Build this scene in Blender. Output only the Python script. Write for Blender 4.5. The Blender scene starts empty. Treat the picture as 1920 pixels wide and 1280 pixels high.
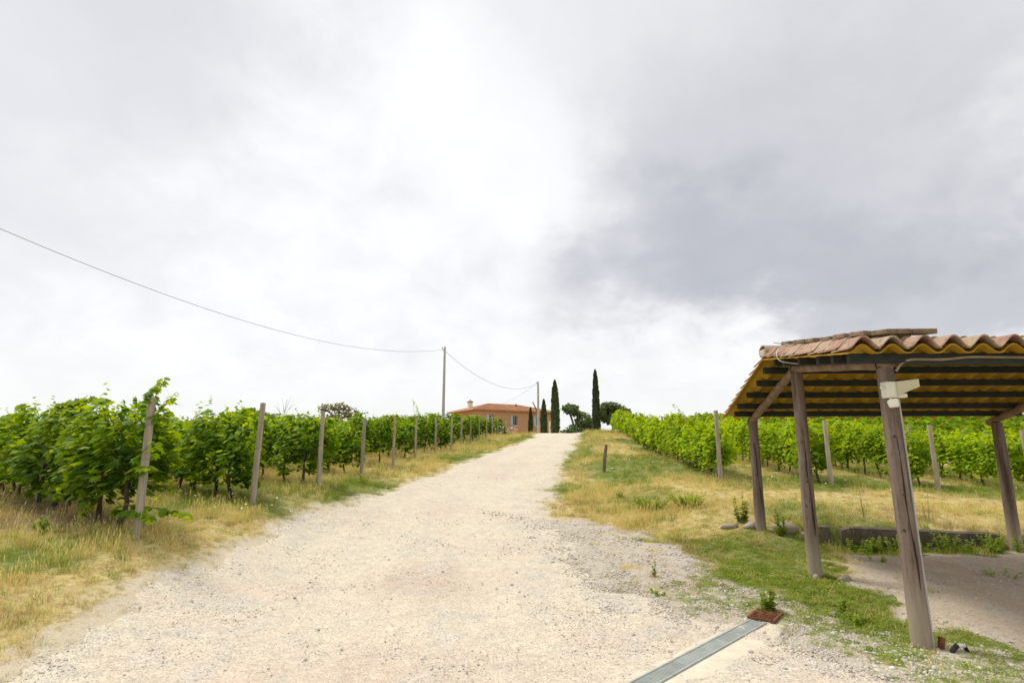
import bpy, math, random
import numpy as np
from mathutils import Matrix, Vector

random.seed(7)
RNG = np.random.default_rng(11)
R = math.radians
S = bpy.context.scene
COL = S.collection

# ------------------------------------------------------------------ camera
cam_d = bpy.data.cameras.new('camera')
cam = bpy.data.objects.new('camera', cam_d)
COL.objects.link(cam)
cam.location = (0, 0, 1.6)
cam.rotation_euler = (R(90) + math.atan(210 / 1045), 0, 0)
cam_d.sensor_width = 36
cam_d.lens = 36 * 1045 / 1920
cam_d.clip_start = 0.05
cam_d.clip_end = 3000
S.camera = cam

# ------------------------------------------------------------------ exposure
S.view_settings.view_transform = 'Standard'
S.view_settings.look = 'None'
S.view_settings.gamma = 1
S.view_settings.use_curve_mapping = False
S.view_settings.exposure = 1.0
S.render.engine = 'CYCLES'
S.cycles.use_denoising = True
S.cycles.max_bounces = 8
S.cycles.transmission_bounces = 6
S.cycles.transparent_max_bounces = 4
S.cycles.filter_width = 1.5

SUN_EL, SUN_AZ = 58.0, -55.0          # degrees; azimuth from +Y towards +X


# ------------------------------------------------------------------ node helper
class NT:
    def __init__(self, tree):
        self.t = tree
        tree.nodes.clear()

    def n(self, typ, **kw):
        nd = self.t.nodes.new(typ)
        for k, v in kw.items():
            if k == 'ins':
                for i, val in v.items():
                    if isinstance(val, bpy.types.NodeSocket):
                        self.t.links.new(val, nd.inputs[i])
                    else:
                        nd.inputs[i].default_value = val
            else:
                setattr(nd, k, v)
        return nd

    def math(self, op, a, b=0.0, clamp=False):
        nd = self.n('ShaderNodeMath', operation=op, use_clamp=clamp)
        for i, v in enumerate((a, b)):
            if isinstance(v, bpy.types.NodeSocket):
                self.t.links.new(v, nd.inputs[i])
            else:
                nd.inputs[i].default_value = v
        return nd.outputs[0]

    def vmath(self, op, a, b=(0, 0, 0)):
        nd = self.n('ShaderNodeVectorMath', operation=op)
        for i, v in enumerate((a, b)):
            if isinstance(v, bpy.types.NodeSocket):
                self.t.links.new(v, nd.inputs[i])
            else:
                nd.inputs[i].default_value = v
        return nd

    def mix(self, f, a, b, blend='MIX'):
        nd = self.n('ShaderNodeMix', data_type='RGBA', blend_type=blend)
        for i, v in ((0, f), (6, a), (7, b)):
            if isinstance(v, bpy.types.NodeSocket):
                self.t.links.new(v, nd.inputs[i])
            else:
                if i > 0 and len(v) == 3:
                    v = (*v, 1)
                nd.inputs[i].default_value = v
        return nd.outputs[2]

    def ramp(self, f, stops, interp='LINEAR'):
        nd = self.n('ShaderNodeValToRGB')
        nd.color_ramp.interpolation = interp
        e = nd.color_ramp.elements
        while len(e) < len(stops):
            e.new(0.5)
        for el, (p, c) in zip(e, stops):
            el.position = p
            el.color = (*c, 1) if len(c) == 3 else c
        self.t.links.new(f, nd.inputs[0])
        return nd.outputs[0]

    def noise(self, scale, detail=4, rough=0.55, vec=None, dist=0.0):
        nd = self.n('ShaderNodeTexNoise')
        nd.inputs['Scale'].default_value = scale
        nd.inputs['Detail'].default_value = detail
        nd.inputs['Roughness'].default_value = rough
        nd.inputs['Distortion'].default_value = dist
        if vec is not None:
            self.t.links.new(vec, nd.inputs['Vector'])
        return nd

    def maprange(self, v, a, b, c=0.0, d=1.0, smooth=True):
        nd = self.n('ShaderNodeMapRange', interpolation_type='SMOOTHSTEP' if smooth else 'LINEAR')
        self.t.links.new(v, nd.inputs[0])
        for i, x in enumerate((a, b, c, d)):
            nd.inputs[i + 1].default_value = x
        return nd.outputs[0]


# ------------------------------------------------------------------ world: daylight sky under broken grey cloud
world = bpy.data.worlds.new('World')
S.world = world
world.use_nodes = True
w = NT(world.node_tree)
sky = w.n('ShaderNodeTexSky', sky_type='NISHITA', sun_disc=False)
sky.sun_elevation = R(SUN_EL)
sky.sun_rotation = R(SUN_AZ)
tc = w.n('ShaderNodeTexCoord')
d0 = w.vmath('NORMALIZE', tc.outputs['Generated']).outputs[0]
sep = w.n('ShaderNodeSeparateXYZ', ins={0: d0})
zz = w.math('ADD', w.math('MAXIMUM', sep.outputs[2], 0.0), 0.55)
lay = w.n('ShaderNodeCombineXYZ', ins={0: w.math('DIVIDE', sep.outputs[0], zz), 1: w.math('DIVIDE', sep.outputs[1], zz), 2: 0.0}).outputs[0]
nA = w.noise(2.6, 7, 0.52, lay, 0.2)
nB = w.noise(8.0, 9, 0.58, lay, 0.25)
nC = w.noise(3.6, 5, 0.5, w.vmath('ADD', lay, (7.3, 2.1, 0)).outputs[0])
offA = w.vmath('SCALE', w.vmath('SUBTRACT', nA.outputs['Color'], (.5, .5, .5)).outputs[0])
offA.inputs['Scale'].default_value = 0.42
offB = w.vmath('SCALE', w.vmath('SUBTRACT', nB.outputs['Color'], (.5, .5, .5)).outputs[0])
offB.inputs['Scale'].default_value = 0.17
dd = w.vmath('ADD', w.vmath('ADD', d0, offA.outputs[0]).outputs[0], offB.outputs[0]).outputs[0]


def cloud(c, s, r0, r1):
    v = w.vmath('MULTIPLY', w.vmath('SUBTRACT', dd, c).outputs[0], s).outputs[0]
    ln = w.vmath('LENGTH', v).outputs['Value']
    return w.maprange(ln, r0, r1, 1.0, 0.0)


val = w.maprange(nC.outputs[0], 0.30, 0.72, 1.0, 0.95)                       # thin general cloud sheet
val = w.math('ADD', val, w.maprange(nB.outputs[0], 0.3, 0.75, -0.03, 0.03))
for c, s, r0, r1, target in (
        ((-0.66, 0.56, 0.50), (1, 1, 1.0), 0.12, 0.50, 0.84),                  # grey sheet, upper left
        ((-0.52, 0.60, 0.61), (1, 1, 1), 0.04, 0.30, 0.78),
        ((0.10, 0.66, 0.76), (1, 1, 1), 0.06, 0.30, 0.87),                     # grey lid above
        ((0.60, 0.60, 0.53), (0.8, 1, 1), 0.14, 0.42, 0.78),                   # large cloud on the right
        ((0.38, 0.80, 0.47), (0.85, 1, 1.0), 0.10, 0.36, 0.77),
        ((0.42, 0.82, 0.37), (0.7, 1, 1.3), 0.09, 0.36, 0.68),
        ((0.40, 0.84, 0.295), (0.62, 1, 2.1), 0.10, 0.34, 0.56),               # its dark base
        ((0.64, 0.72, 0.22), (0.9, 1, 2.8), 0.08, 0.26, 0.62),
        ((-0.10, 0.83, 0.55), (1.5, 1, 1.0), 0.04, 0.28, 1.03),                # bright break
        ((0.02, 0.89, 0.43), (1.7, 1, 1.0), 0.04, 0.24, 1.02),
        ((0.70, 0.60, 0.38), (1, 1, 1.4), 0.03, 0.16, 0.90)):
    m = cloud(c, s, r0, r1)
    val = w.n('ShaderNodeMix', data_type='FLOAT', ins={0: m, 2: val, 3: target}).outputs[0]
val = w.math('MULTIPLY', val, w.math('ADD', w.maprange(nA.outputs[0], .25, .75, .95, 1.05, False), w.maprange(nB.outputs[0], .25, .75, -.04, .04, False)))
low = w.maprange(sep.outputs[2], 0.02, 0.20, 1.0, 0.0)
val = w.n('ShaderNodeMix', data_type='FLOAT', ins={0: w.math('MULTIPLY', low, 0.8), 2: val, 3: 0.93}).outputs[0]
tint = w.ramp(val, [(0.45, (0.95, 0.975, 1.04)), (0.72, (0.98, 0.98, 1.02)), (0.95, (1, 1, 1))])
ccol = w.vmath('SCALE', tint)
w.t.links.new(w.math('MULTIPLY', val, 5.0), ccol.inputs['Scale'])
skymix = w.mix(0.94, sky.outputs[0], ccol.outputs[0])
bg = w.n('ShaderNodeBackground', ins={0: skymix, 1: 0.1})
wo = w.n('ShaderNodeOutputWorld', ins={0: bg.outputs[0]})

# ------------------------------------------------------------------ sun behind thin cloud
sun_d = bpy.data.lights.new('sun', 'SUN')
sun_d.energy = 1.5
sun_d.angle = R(14)
sun_d.color = (1.0, 0.95, 0.86)
sun = bpy.data.objects.new('sun', sun_d)
COL.objects.link(sun)
sun.rotation_euler = (R(90 - SUN_EL), 0, R(180 - SUN_AZ))


# ================================================================== general helpers
def sm(a, b, x):
    t = np.clip((x - a) / (b - a), 0, 1)
    return t * t * (3 - 2 * t)


_perm = np.random.default_rng(3).random((256, 256))


def vnoise(x, y):
    x = np.asarray(x, float); y = np.asarray(y, float)
    xi = np.floor(x).astype(int); yi = np.floor(y).astype(int)
    fx = x - xi; fy = y - yi
    fx = fx * fx * (3 - 2 * fx); fy = fy * fy * (3 - 2 * fy)
    a = _perm[xi & 255, yi & 255]; b = _perm[(xi + 1) & 255, yi & 255]
    c = _perm[xi & 255, (yi + 1) & 255]; d = _perm[(xi + 1) & 255, (yi + 1) & 255]
    return (a * (1 - fx) + b * fx) * (1 - fy) + (c * (1 - fx) + d * fx) * fy


def fbm(x, y, s, o=4, seed=0):
    v = 0; a = 0.5; t = 0
    for i in range(o):
        v = v + a * vnoise(np.asarray(x) * s + 17.3 * i + seed * 7.7, np.asarray(y) * s + 9.1 * i + seed * 3.3)
        t += a; a *= 0.5; s *= 2.03
    return v / t


def tag(o, label=None, cat=None, group=None, kind=None):
    if label: o['label'] = label
    if cat: o['category'] = cat
    if group: o['group'] = group
    if kind: o['kind'] = kind
    return o


def empty(name, loc):
    o = bpy.data.objects.new(name, None)
    COL.objects.link(o)
    o.location = loc
    o.empty_display_size = 0.1
    return o


def link(name, me, parent=None, mat=None):
    o = bpy.data.objects.new(name, me)
    COL.objects.link(o)
    if parent is not None:
        o.parent = parent
    if mat is not None and not me.materials:
        me.materials.append(mat)
    return o


def smooth_path(p, k=2):
    p = [Vector(q) for q in p]
    for _ in range(k):
        o = [p[0]]
        for a, b in zip(p[:-1], p[1:]):
            o += [a.lerp(b, .25), a.lerp(b, .75)]
        p = o + [p[-1]]
    return p


class MB:
    """collects verts and faces of ONE piece"""
    def __init__(self):
        self.v = []; self.f = []; self.mi = []

    def add(self, v, f, mi=0):
        n = len(self.v)
        self.v.extend([tuple(p) for p in v])
        self.f.extend([tuple(i + n for i in q) for q in f])
        self.mi.extend([mi] * len(f))
        return self

    def box(self, c, s, rot=None, mi=0, taper=1.0):
        x, y, z = (k / 2 for k in s)
        pts = [Vector((a * x * (taper if d > 0 else 1), b * y * (taper if d > 0 else 1), d * z)) for d in (-1, 1) for b in (-1, 1) for a in (-1, 1)]
        if rot is not None:
            pts = [rot @ p for p in pts]
        pts = [p + Vector(c) for p in pts]
        return self.add(pts, [(0, 2, 3, 1), (4, 5, 7, 6), (0, 1, 5, 4), (2, 6, 7, 3), (0, 4, 6, 2), (1, 3, 7, 5)], mi)

    def tube(self, pts, rad, n=8, mi=0, jit=0.0, cap=True):
        pts = [Vector(p) for p in pts]
        if not hasattr(rad, '__len__'):
            rad = [rad] * len(pts)
        rings = []
        ref = Vector((0.31, 0.93, 0.17))
        for i, p in enumerate(pts):
            a = pts[max(i - 1, 0)]; b = pts[min(i + 1, len(pts) - 1)]
            t = (b - a).normalized()
            if abs(t.dot(ref)) > 0.95:
                ref = Vector((0.9, 0.1, 0.3))
            s = t.cross(ref).normalized(); q = s.cross(t)
            ring = []
            for k in range(n):
                an = 2 * math.pi * k / n
                r = rad[i] * (1 + random.uniform(-jit, jit))
                ring.append(p + s * (math.cos(an) * r) + q * (math.sin(an) * r))
            rings.append(ring)
        v = [p for r in rings for p in r]
        f = []
        for i in range(len(pts) - 1):
            for k in range(n):
                k2 = (k + 1) % n
                f.append((i * n + k, i * n + k2, (i + 1) * n + k2, (i + 1) * n + k))
        if cap:
            f.append(tuple(range(n))[::-1])
            f.append(tuple(range((len(pts) - 1) * n, len(pts) * n)))
        return self.add(v, f, mi)

    def mesh(self, name, mats, smooth=False, origin=(0, 0, 0), auto=None):
        me = bpy.data.meshes.new(name)
        o = np.array(origin)
        vv = np.array([tuple(p) for p in self.v], float) - o
        me.from_pydata(vv.tolist(), [], self.f)
        for m in (mats if isinstance(mats, (list, tuple)) else [mats]):
            me.materials.append(m)
        me.polygons.foreach_set('material_index', self.mi)
        if smooth:
            me.polygons.foreach_set('use_smooth', [True] * len(self.f))
        me.update()
        if auto is not None:
            me.set_sharp_from_angle(angle=R(auto))
        return me

    def build(self, name, mats, parent=None, smooth=False, origin=(0, 0, 0), auto=None, bevel=0.0):
        o = link(name, self.mesh(name, mats, smooth, origin, auto), parent)
        if bevel:
            md = o.modifiers.new('bevel', 'BEVEL'); md.width = bevel; md.segments = 2; md.limit_method = 'ANGLE'
        return o


def np_mesh(name, V, F, mat, attrs=None, smooth=False):
    """V (n,3), F (m,k) arrays"""
    me = bpy.data.meshes.new(name)
    V = np.ascontiguousarray(V, np.float32); F = np.ascontiguousarray(F, np.int32)
    k = F.shape[1]
    me.vertices.add(len(V)); me.vertices.foreach_set('co', V.ravel())
    me.loops.add(F.size); me.loops.foreach_set('vertex_index', F.ravel())
    me.polygons.add(len(F))
    me.polygons.foreach_set('loop_start', np.arange(0, F.size, k, dtype=np.int32))
    if smooth:
        me.polygons.foreach_set('use_smooth', np.ones(len(F), bool))
    me.update(calc_edges=True)
    for an, (typ, data) in (attrs or {}).items():
        a = me.attributes.new(an, typ, 'POINT')
        a.data.foreach_set('value' if typ == 'FLOAT' else 'color' if typ == 'FLOAT_COLOR' else 'vector', np.ascontiguousarray(data, np.float32).ravel())
    if mat is not None:
        me.materials.append(mat)
    me.validate()
    return me


ORD = ['first', 'second', 'third', 'fourth', 'fifth', 'sixth', 'seventh', 'eighth', 'ninth', 'tenth', 'eleventh', 'twelfth', 'thirteenth', 'fourteenth', 'fifteenth', 'sixteenth', 'seventeenth', 'eighteenth', 'nineteenth', 'twentieth']
TENS = {2: 'twenty', 3: 'thirty', 4: 'forty'}


def ordinal(i):
    if i < 20: return ORD[i]
    t, u = divmod(i + 1, 10)
    return (TENS[t] + '-' + ORD[u - 1]) if u else {3: 'thirtieth', 4: 'fortieth'}[t]


# ================================================================== materials
def new_mat(name):
    m = bpy.data.materials.new(name)
    m.use_nodes = True
    return m, NT(m.node_tree)


def finish(t, col, rough=0.8, bump=None, bs=0.3, bd=0.02, spec=0.3, metal=0.0):
    p = t.n('ShaderNodeBsdfPrincipled')
    for k, v in (('Base Color', col), ('Roughness', rough), ('Metallic', metal)):
        if isinstance(v, bpy.types.NodeSocket):
            t.t.links.new(v, p.inputs[k])
        else:
            p.inputs[k].default_value = (*v, 1) if k == 'Base Color' else v
    p.inputs['Specular IOR Level'].default_value = spec
    if bump is not None:
        b = t.n('ShaderNodeBump', ins={'Strength': bs, 'Distance': bd, 'Height': bump})
        t.t.links.new(b.outputs[0], p.inputs['Normal'])
    t.n('ShaderNodeOutputMaterial', ins={0: p.outputs[0]})
    return p


def simple(name, c1, c2, scale=8, rough=0.8, bs=0.3, bd=0.01, stretch=(1, 1, 1), detail=6, spec=0.3, metal=0.0, extra=None):
    m, t = new_mat(name)
    tc_ = t.n('ShaderNodeTexCoord')
    mp = t.n('ShaderNodeMapping', ins={0: tc_.outputs['Object']})
    mp.inputs['Scale'].default_value = stretch
    nz = t.noise(scale, detail, 0.6, mp.outputs[0])
    col = t.ramp(nz.outputs[0], [(0.3, c1), (0.7, c2)])
    if extra:
        nz2 = t.noise(extra[0], 4, 0.6, tc_.outputs['Object'])
        col = t.mix(t.maprange(nz2.outputs[0], extra[1], extra[1] + 0.18), col, extra[2])
    oi = t.n('ShaderNodeObjectInfo')
    hsv = t.n('ShaderNodeHueSaturation', ins={'Color': col, 'Value': t.maprange(oi.outputs['Random'], 0, 1, 0.86, 1.14, False)})
    finish(t, hsv.outputs[0], rough, nz.outputs[0], bs, bd, spec, metal)
    return m


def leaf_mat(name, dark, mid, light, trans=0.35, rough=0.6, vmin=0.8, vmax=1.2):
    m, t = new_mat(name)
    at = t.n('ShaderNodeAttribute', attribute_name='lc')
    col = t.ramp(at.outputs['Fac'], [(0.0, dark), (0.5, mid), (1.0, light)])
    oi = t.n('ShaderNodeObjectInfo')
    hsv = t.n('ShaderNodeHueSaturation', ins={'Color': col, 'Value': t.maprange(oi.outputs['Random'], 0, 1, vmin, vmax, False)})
    p = t.n('ShaderNodeBsdfPrincipled', ins={'Base Color': hsv.outputs[0], 'Roughness': rough})
    p.inputs['Specular IOR Level'].default_value = 0.12
    tr = t.n('ShaderNodeBsdfTranslucent')
    br = t.n('ShaderNodeHueSaturation', ins={'Color': hsv.outputs[0], 'Value': 1.5, 'Saturation': 1.05, 'Hue': 0.485})
    t.t.links.new(br.outputs[0], tr.inputs[0])
    mx = t.n('ShaderNodeMixShader', ins={0: trans, 1: p.outputs[0], 2: tr.outputs[0]})
    t.n('ShaderNodeOutputMaterial', ins={0: mx.outputs[0]})
    return m


def grass_mat(name, stops, trans=0.25):
    m, t = new_mat(name)
    oi = t.n('ShaderNodeObjectInfo')
    at = t.n('ShaderNodeAttribute', attribute_name='lc')
    f = t.math('ADD', t.math('MULTIPLY', oi.outputs['Random'], 0.6), t.math('MULTIPLY', at.outputs['Fac'], 0.4))
    col = t.ramp(f, stops)
    d = t.n('ShaderNodeBsdfDiffuse', ins={0: col})
    tr = t.n('ShaderNodeBsdfTranslucent', ins={0: col})
    mx = t.n('ShaderNodeMixShader', ins={0: trans, 1: d.outputs[0], 2: tr.outputs[0]})
    t.n('ShaderNodeOutputMaterial', ins={0: mx.outputs[0]})
    return m


def stone_speckle(t, P, scale):
    vo = t.n('ShaderNodeTexVoronoi', feature='F1', ins={'Vector': P, 'Scale': scale})
    vo.inputs['Randomness'].default_value = 1.0
    return vo


M = {}
# --- earth under the grass
m, t = new_mat('grass_earth')
geo = t.n('ShaderNodeNewGeometry')
P = geo.outputs['Position']
zone = t.n('ShaderNodeAttribute', attribute_name='zone')
zs = t.n('ShaderNodeSeparateColor', ins={0: zone.outputs['Color']})
n1 = t.noise(1.2, 5, 0.6, P); n2 = t.noise(14, 5, 0.65, P); n3 = t.noise(70, 3, 0.6, P)
straw = t.ramp(n2.outputs[0], [(0.28, (0.31, 0.23, 0.10)), (0.5, (0.54, 0.43, 0.18)), (0.72, (0.68, 0.57, 0.28))])
green = t.ramp(n2.outputs[0], [(0.3, (0.11, 0.13, 0.04)), (0.55, (0.22, 0.25, 0.07)), (0.75, (0.42, 0.39, 0.16))])
soil = t.ramp(n2.outputs[0], [(0.3, (0.13, 0.085, 0.055)), (0.55, (0.24, 0.165, 0.105)), (0.75, (0.36, 0.27, 0.18))])
gv = t.n('ShaderNodeMath', operation='ADD', ins={0: zs.outputs[0], 1: t.math('ADD', t.math('MULTIPLY', t.math('SUBTRACT', n1.outputs[0], 0.5), 0.5), t.math('MULTIPLY', t.math('SUBTRACT', n3.outputs[0], 0.5), 1.6))})
c = t.mix(t.maprange(gv.outputs[0], 0.12, 0.65), straw, green)
c = t.mix(t.maprange(zs.outputs[1], 0.3, 0.7), c, soil)
dust = t.ramp(n3.outputs[0], [(0.3, (0.46, 0.40, 0.29)), (0.6, (0.66, 0.57, 0.42))])
c = t.mix(t.maprange(t.math('ADD', zs.outputs[2], t.math('MULTIPLY', t.math('SUBTRACT', n2.outputs[0], 0.5), 1.1)), 0.25, 0.75), c, dust)
finish(t, c, 0.95, t.math('ADD', n2.outputs[0], n3.outputs[0]), 0.7, 0.03, 0.1)
M['earth'] = m


def gravel_mat(name, base, pink, grey, darkstone, wheel=False, stone_amt=0.5):
    m, t = new_mat(name)
    geo = t.n('ShaderNodeNewGeometry')
    P = geo.outputs['Position']
    n0 = t.noise(0.55, 4, 0.6, P); n1 = t.noise(2.3, 5, 0.62, P); n2 = t.noise(19, 5, 0.7, P); n3 = t.noise(90, 3, 0.7, P)
    col = t.mix(t.maprange(n0.outputs[0], 0.44, 0.70), base, pink)
    greyf = t.maprange(n1.outputs[0], 0.42, 0.70)
    if wheel:
        at = t.n('ShaderNodeAttribute', attribute_name='across')
        greyf = t.math('MULTIPLY', greyf, t.maprange(at.outputs['Fac'], 0.0, 1.0, 0.25, 1.15, False))
        col = t.mix(t.maprange(at.outputs['Fac'], 0.0, 1.0, 0.35, 0.0, False), col, (0.74, 0.665, 0.53))
        ra = t.n('ShaderNodeAttribute', attribute_name='red')
        col = t.mix(t.math('MULTIPLY', ra.outputs['Fac'], t.maprange(n1.outputs[0], 0.3, 0.6, 0.45, 1.0)), col, (0.60, 0.44, 0.34))
    col = t.mix(t.math('MULTIPLY', greyf, 0.75), col, grey)
    v1 = stone_speckle(t, P, 42); v2 = stone_speckle(t, P, 95)
    rnd1 = t.n('ShaderNodeSeparateColor', ins={0: v1.outputs['Color']}).outputs[0]
    rnd2 = t.n('ShaderNodeSeparateColor', ins={0: v2.outputs['Color']}).outputs[1]
    mask1 = t.math('MULTIPLY', t.maprange(rnd1, 0.50, 0.58), t.maprange(v1.outputs['Distance'], 0.55, 0.35))
    mask2 = t.math('MULTIPLY', t.maprange(rnd2, 0.30, 0.4), t.maprange(v2.outputs['Distance'], 0.55, 0.35))
    sc1 = t.ramp(t.n('ShaderNodeSeparateColor', ins={0: v1.outputs['Color']}).outputs[2], [(0.0, darkstone), (0.45, grey), (1.0, (0.66, 0.62, 0.57))])
    sc2 = t.ramp(t.n('ShaderNodeSeparateColor', ins={0: v2.outputs['Color']}).outputs[2], [(0.0, darkstone), (0.5, grey), (1.0, (0.70, 0.65, 0.59))])
    sf = t.math('ADD', t.math('MULTIPLY', greyf, 0.7), 0.3)
    col = t.mix(t.math('MULTIPLY', t.math('MULTIPLY', mask2, sf), stone_amt), col, sc2)
    col = t.mix(t.math('MULTIPLY', t.math('MULTIPLY', mask1, sf), stone_amt), col, sc1)
    col = t.mix(t.maprange(n2.outputs[0], 0.35, 0.65, 0.16, 0.0), col, darkstone)
    ng = t.noise(55, 4, 0.75, P); nh = t.noise(6.5, 4, 0.6, P)
    grain = t.math('ADD', t.maprange(ng.outputs[0], 0.32, 0.68, 0.80, 1.13, False), t.maprange(nh.outputs[0], 0.3, 0.7, -0.09, 0.07, False))
    gs = t.vmath('SCALE', col); t.t.links.new(grain, gs.inputs['Scale']); col = gs.outputs[0]
    h = t.math('ADD', t.math('MULTIPLY', n2.outputs[0], 0.8), t.math('ADD', t.math('MULTIPLY', mask1, 0.7), t.math('MULTIPLY', mask2, 0.45)))
    h = t.math('ADD', h, t.math('MULTIPLY', n3.outputs[0], 0.3))
    finish(t, col, 0.95, h, 0.75, 0.016, 0.12)
    return m


M['road'] = gravel_mat('white_road_gravel', (0.74, 0.65, 0.495), (0.69, 0.565, 0.445), (0.64, 0.585, 0.495), (0.33, 0.29, 0.24), True, 0.8)
M['verge_gravel'] = gravel_mat('coarse_gravel', (0.57, 0.49, 0.38), (0.54, 0.45, 0.35), (0.58, 0.53, 0.46), (0.28, 0.235, 0.18), False, 0.95)
M['yard'] = gravel_mat('yard_gravel', (0.58, 0.475, 0.35), (0.50, 0.39, 0.275), (0.56, 0.50, 0.42), (0.28, 0.225, 0.16), False, 0.9)
m, t = new_mat('pebble_stone')
oi = t.n('ShaderNodeObjectInfo')
finish(t, t.ramp(oi.outputs['Random'], [(0.0, (0.33, 0.29, 0.25)), (0.25, (0.48, 0.44, 0.39)), (0.6, (0.60, 0.56, 0.50)), (0.85, (0.62, 0.53, 0.43)), (1.0, (0.70, 0.66, 0.60))]), 0.9, spec=0.2)
M['pebble'] = m
M['rock'] = simple('rough_stone', (0.24, 0.20, 0.15), (0.48, 0.42, 0.34), 9, 0.95, 0.6, 0.02)
M['concrete'] = simple('weathered_concrete', (0.30, 0.28, 0.25), (0.48, 0.45, 0.41), 6, 0.9, 0.4, 0.01)
M['wallstone'] = simple('mossy_concrete', (0.07, 0.055, 0.045), (0.18, 0.14, 0.11), 5, 0.95, 0.6, 0.02, extra=(3, 0.5, (0.10, 0.095, 0.05)))
M['apron'] = simple('cement_screed', (0.56, 0.48, 0.37), (0.70, 0.62, 0.49), 7, 0.9, 0.35, 0.006)
M['shed_wood'] = simple('shed_log_wood', (0.075, 0.056, 0.05), (0.27, 0.215, 0.18), 9, 0.85, 0.8, 0.015, (4.0, 4.0, 0.20), extra=(1.2, 0.56, (0.33, 0.27, 0.20)))
m, t = new_mat('shed_log_wood')
tc_ = t.n('ShaderNodeTexCoord')
mp = t.n('ShaderNodeMapping', ins={0: tc_.outputs['Object']}); mp.inputs['Scale'].default_value = (4, 4, .2)
mp2 = t.n('ShaderNodeMapping', ins={0: tc_.outputs['Object']}); mp2.inputs['Scale'].default_value = (14, 14, .5)
na = t.noise(6, 6, .6, mp.outputs[0]); nb = t.noise(9, 5, .65, mp2.outputs[0]); nc = t.noise(2.2, 4, .6, tc_.outputs['Object'])
c = t.ramp(na.outputs[0], [(0.3, (0.095, 0.066, 0.054)), (0.5, (0.185, 0.135, 0.108)), (0.72, (0.30, 0.232, 0.185))])
c = t.mix(t.maprange(nc.outputs[0], .52, .72, 0, .6), c, (0.26, 0.23, 0.21))
c = t.mix(t.maprange(nb.outputs[0], .56, .64, 0, .75), c, (0.045, 0.034, 0.03))
sz = t.n('ShaderNodeSeparateXYZ', ins={0: tc_.outputs['Object']})
foot = t.math('ADD', sz.outputs[2], t.math('MULTIPLY', t.math('SUBTRACT', na.outputs[0], .5), 1.2))
c = t.mix(t.maprange(foot, .15, .75, .75, 0), c, (0.40, 0.335, 0.25))
finish(t, c, .88, t.math('ADD', na.outputs[0], t.math('MULTIPLY', nb.outputs[0], -.8)), .8, .012, .2)
M['shed_wood'] = m
M['rafter_wood'] = simple('rafter_log_wood', (0.14, 0.085, 0.06), (0.30, 0.20, 0.15), 8, 0.8, 0.4, 0.01)
M['vine_post'] = simple('grey_post_wood', (0.21, 0.175, 0.13), (0.43, 0.365, 0.275), 9, 0.85, 0.5, 0.008, (3, 3, 0.25))
M['purlin'] = simple('dark_green_paint', (0.016, 0.022, 0.020), (0.035, 0.042, 0.038), 10, 0.7, 0.2, 0.003)
M['yellow'] = simple('yellow_roof_sheet', (0.40, 0.22, 0.012), (0.58, 0.35, 0.022), 3, 0.6, 0.1, 0.002, extra=(2.5, 0.55, (0.26, 0.15, 0.03)))
m, t = new_mat('terracotta_tile')
tc_ = t.n('ShaderNodeTexCoord'); oi = t.n('ShaderNodeObjectInfo'); geo = t.n('ShaderNodeNewGeometry')
na = t.noise(9, 6, .65, geo.outputs['Position']); nb = t.noise(28, 4, .6, geo.outputs['Position']); nc = t.noise(3, 4, .6, geo.outputs['Position'])
c = t.ramp(oi.outputs['Random'], [(0.0, (0.22, 0.125, 0.09)), (0.35, (0.33, 0.195, 0.14)), (0.7, (0.38, 0.25, 0.185)), (1.0, (0.36, 0.285, 0.205))])
c = t.mix(t.maprange(na.outputs[0], .45, .68, 0, .65), c, (0.40, 0.33, 0.24))
c = t.mix(t.maprange(nb.outputs[0], .56, .66, 0, .7), c, (0.10, 0.075, 0.055))
c = t.mix(t.maprange(nc.outputs[0], .60, .72, 0, .5), c, (0.46, 0.30, 0.09))
finish(t, c, .95, t.math('ADD', na.outputs[0], nb.outputs[0]), .5, .006, .15)
M['tile'] = m
M['slab'] = simple('lichen_clay_slab', (0.13, 0.09, 0.055), (0.34, 0.25, 0.15), 12, 0.95, 0.6, 0.008, extra=(9, 0.6, (0.45, 0.26, 0.07)))
M['mortar'] = simple('pale_mortar', (0.42, 0.36, 0.28), (0.60, 0.53, 0.42), 12, 0.95, 0.5, 0.006)
M['bark'] = simple('vine_bark', (0.035, 0.024, 0.018), (0.12, 0.085, 0.065), 14, 0.95, 0.8, 0.01, (2, 2, 0.5))
M['tree_bark'] = simple('tree_bark', (0.05, 0.038, 0.03), (0.15, 0.12, 0.10), 5, 0.95, 0.7, 0.03, (2, 2, 0.5))
M['pale_bark'] = simple('pale_grey_bark', (0.40, 0.37, 0.34), (0.52, 0.49, 0.46), 5, 0.95)
M['stem'] = simple('green_stem', (0.07, 0.12, 0.02), (0.16, 0.22, 0.05), 8, 0.8)
M['white_plastic'] = simple('aged_white_plastic', (0.62, 0.60, 0.50), (0.76, 0.74, 0.64), 6, 0.45, 0.05, 0.001)
M['hood'] = simple('cream_lamp_hood', (0.46, 0.41, 0.27), (0.55, 0.50, 0.34), 6, 0.4, 0.05, 0.001)
M['grey_plastic'] = simple('grey_conduit', (0.30, 0.28, 0.26), (0.42, 0.40, 0.37), 6, 0.5, 0.05, 0.001)
M['brown_cable'] = simple('tan_cable', (0.26, 0.19, 0.13), (0.42, 0.33, 0.24), 6, 0.6, 0.05, 0.001)
M['black_plastic'] = simple('black_hose', (0.012, 0.012, 0.014), (0.03, 0.03, 0.034), 6, 0.5, 0.05, 0.001)
M['wire'] = simple('wire_metal', (0.12, 0.12, 0.12), (0.2, 0.2, 0.2), 6, 0.5, 0.0, 0.001)
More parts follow.
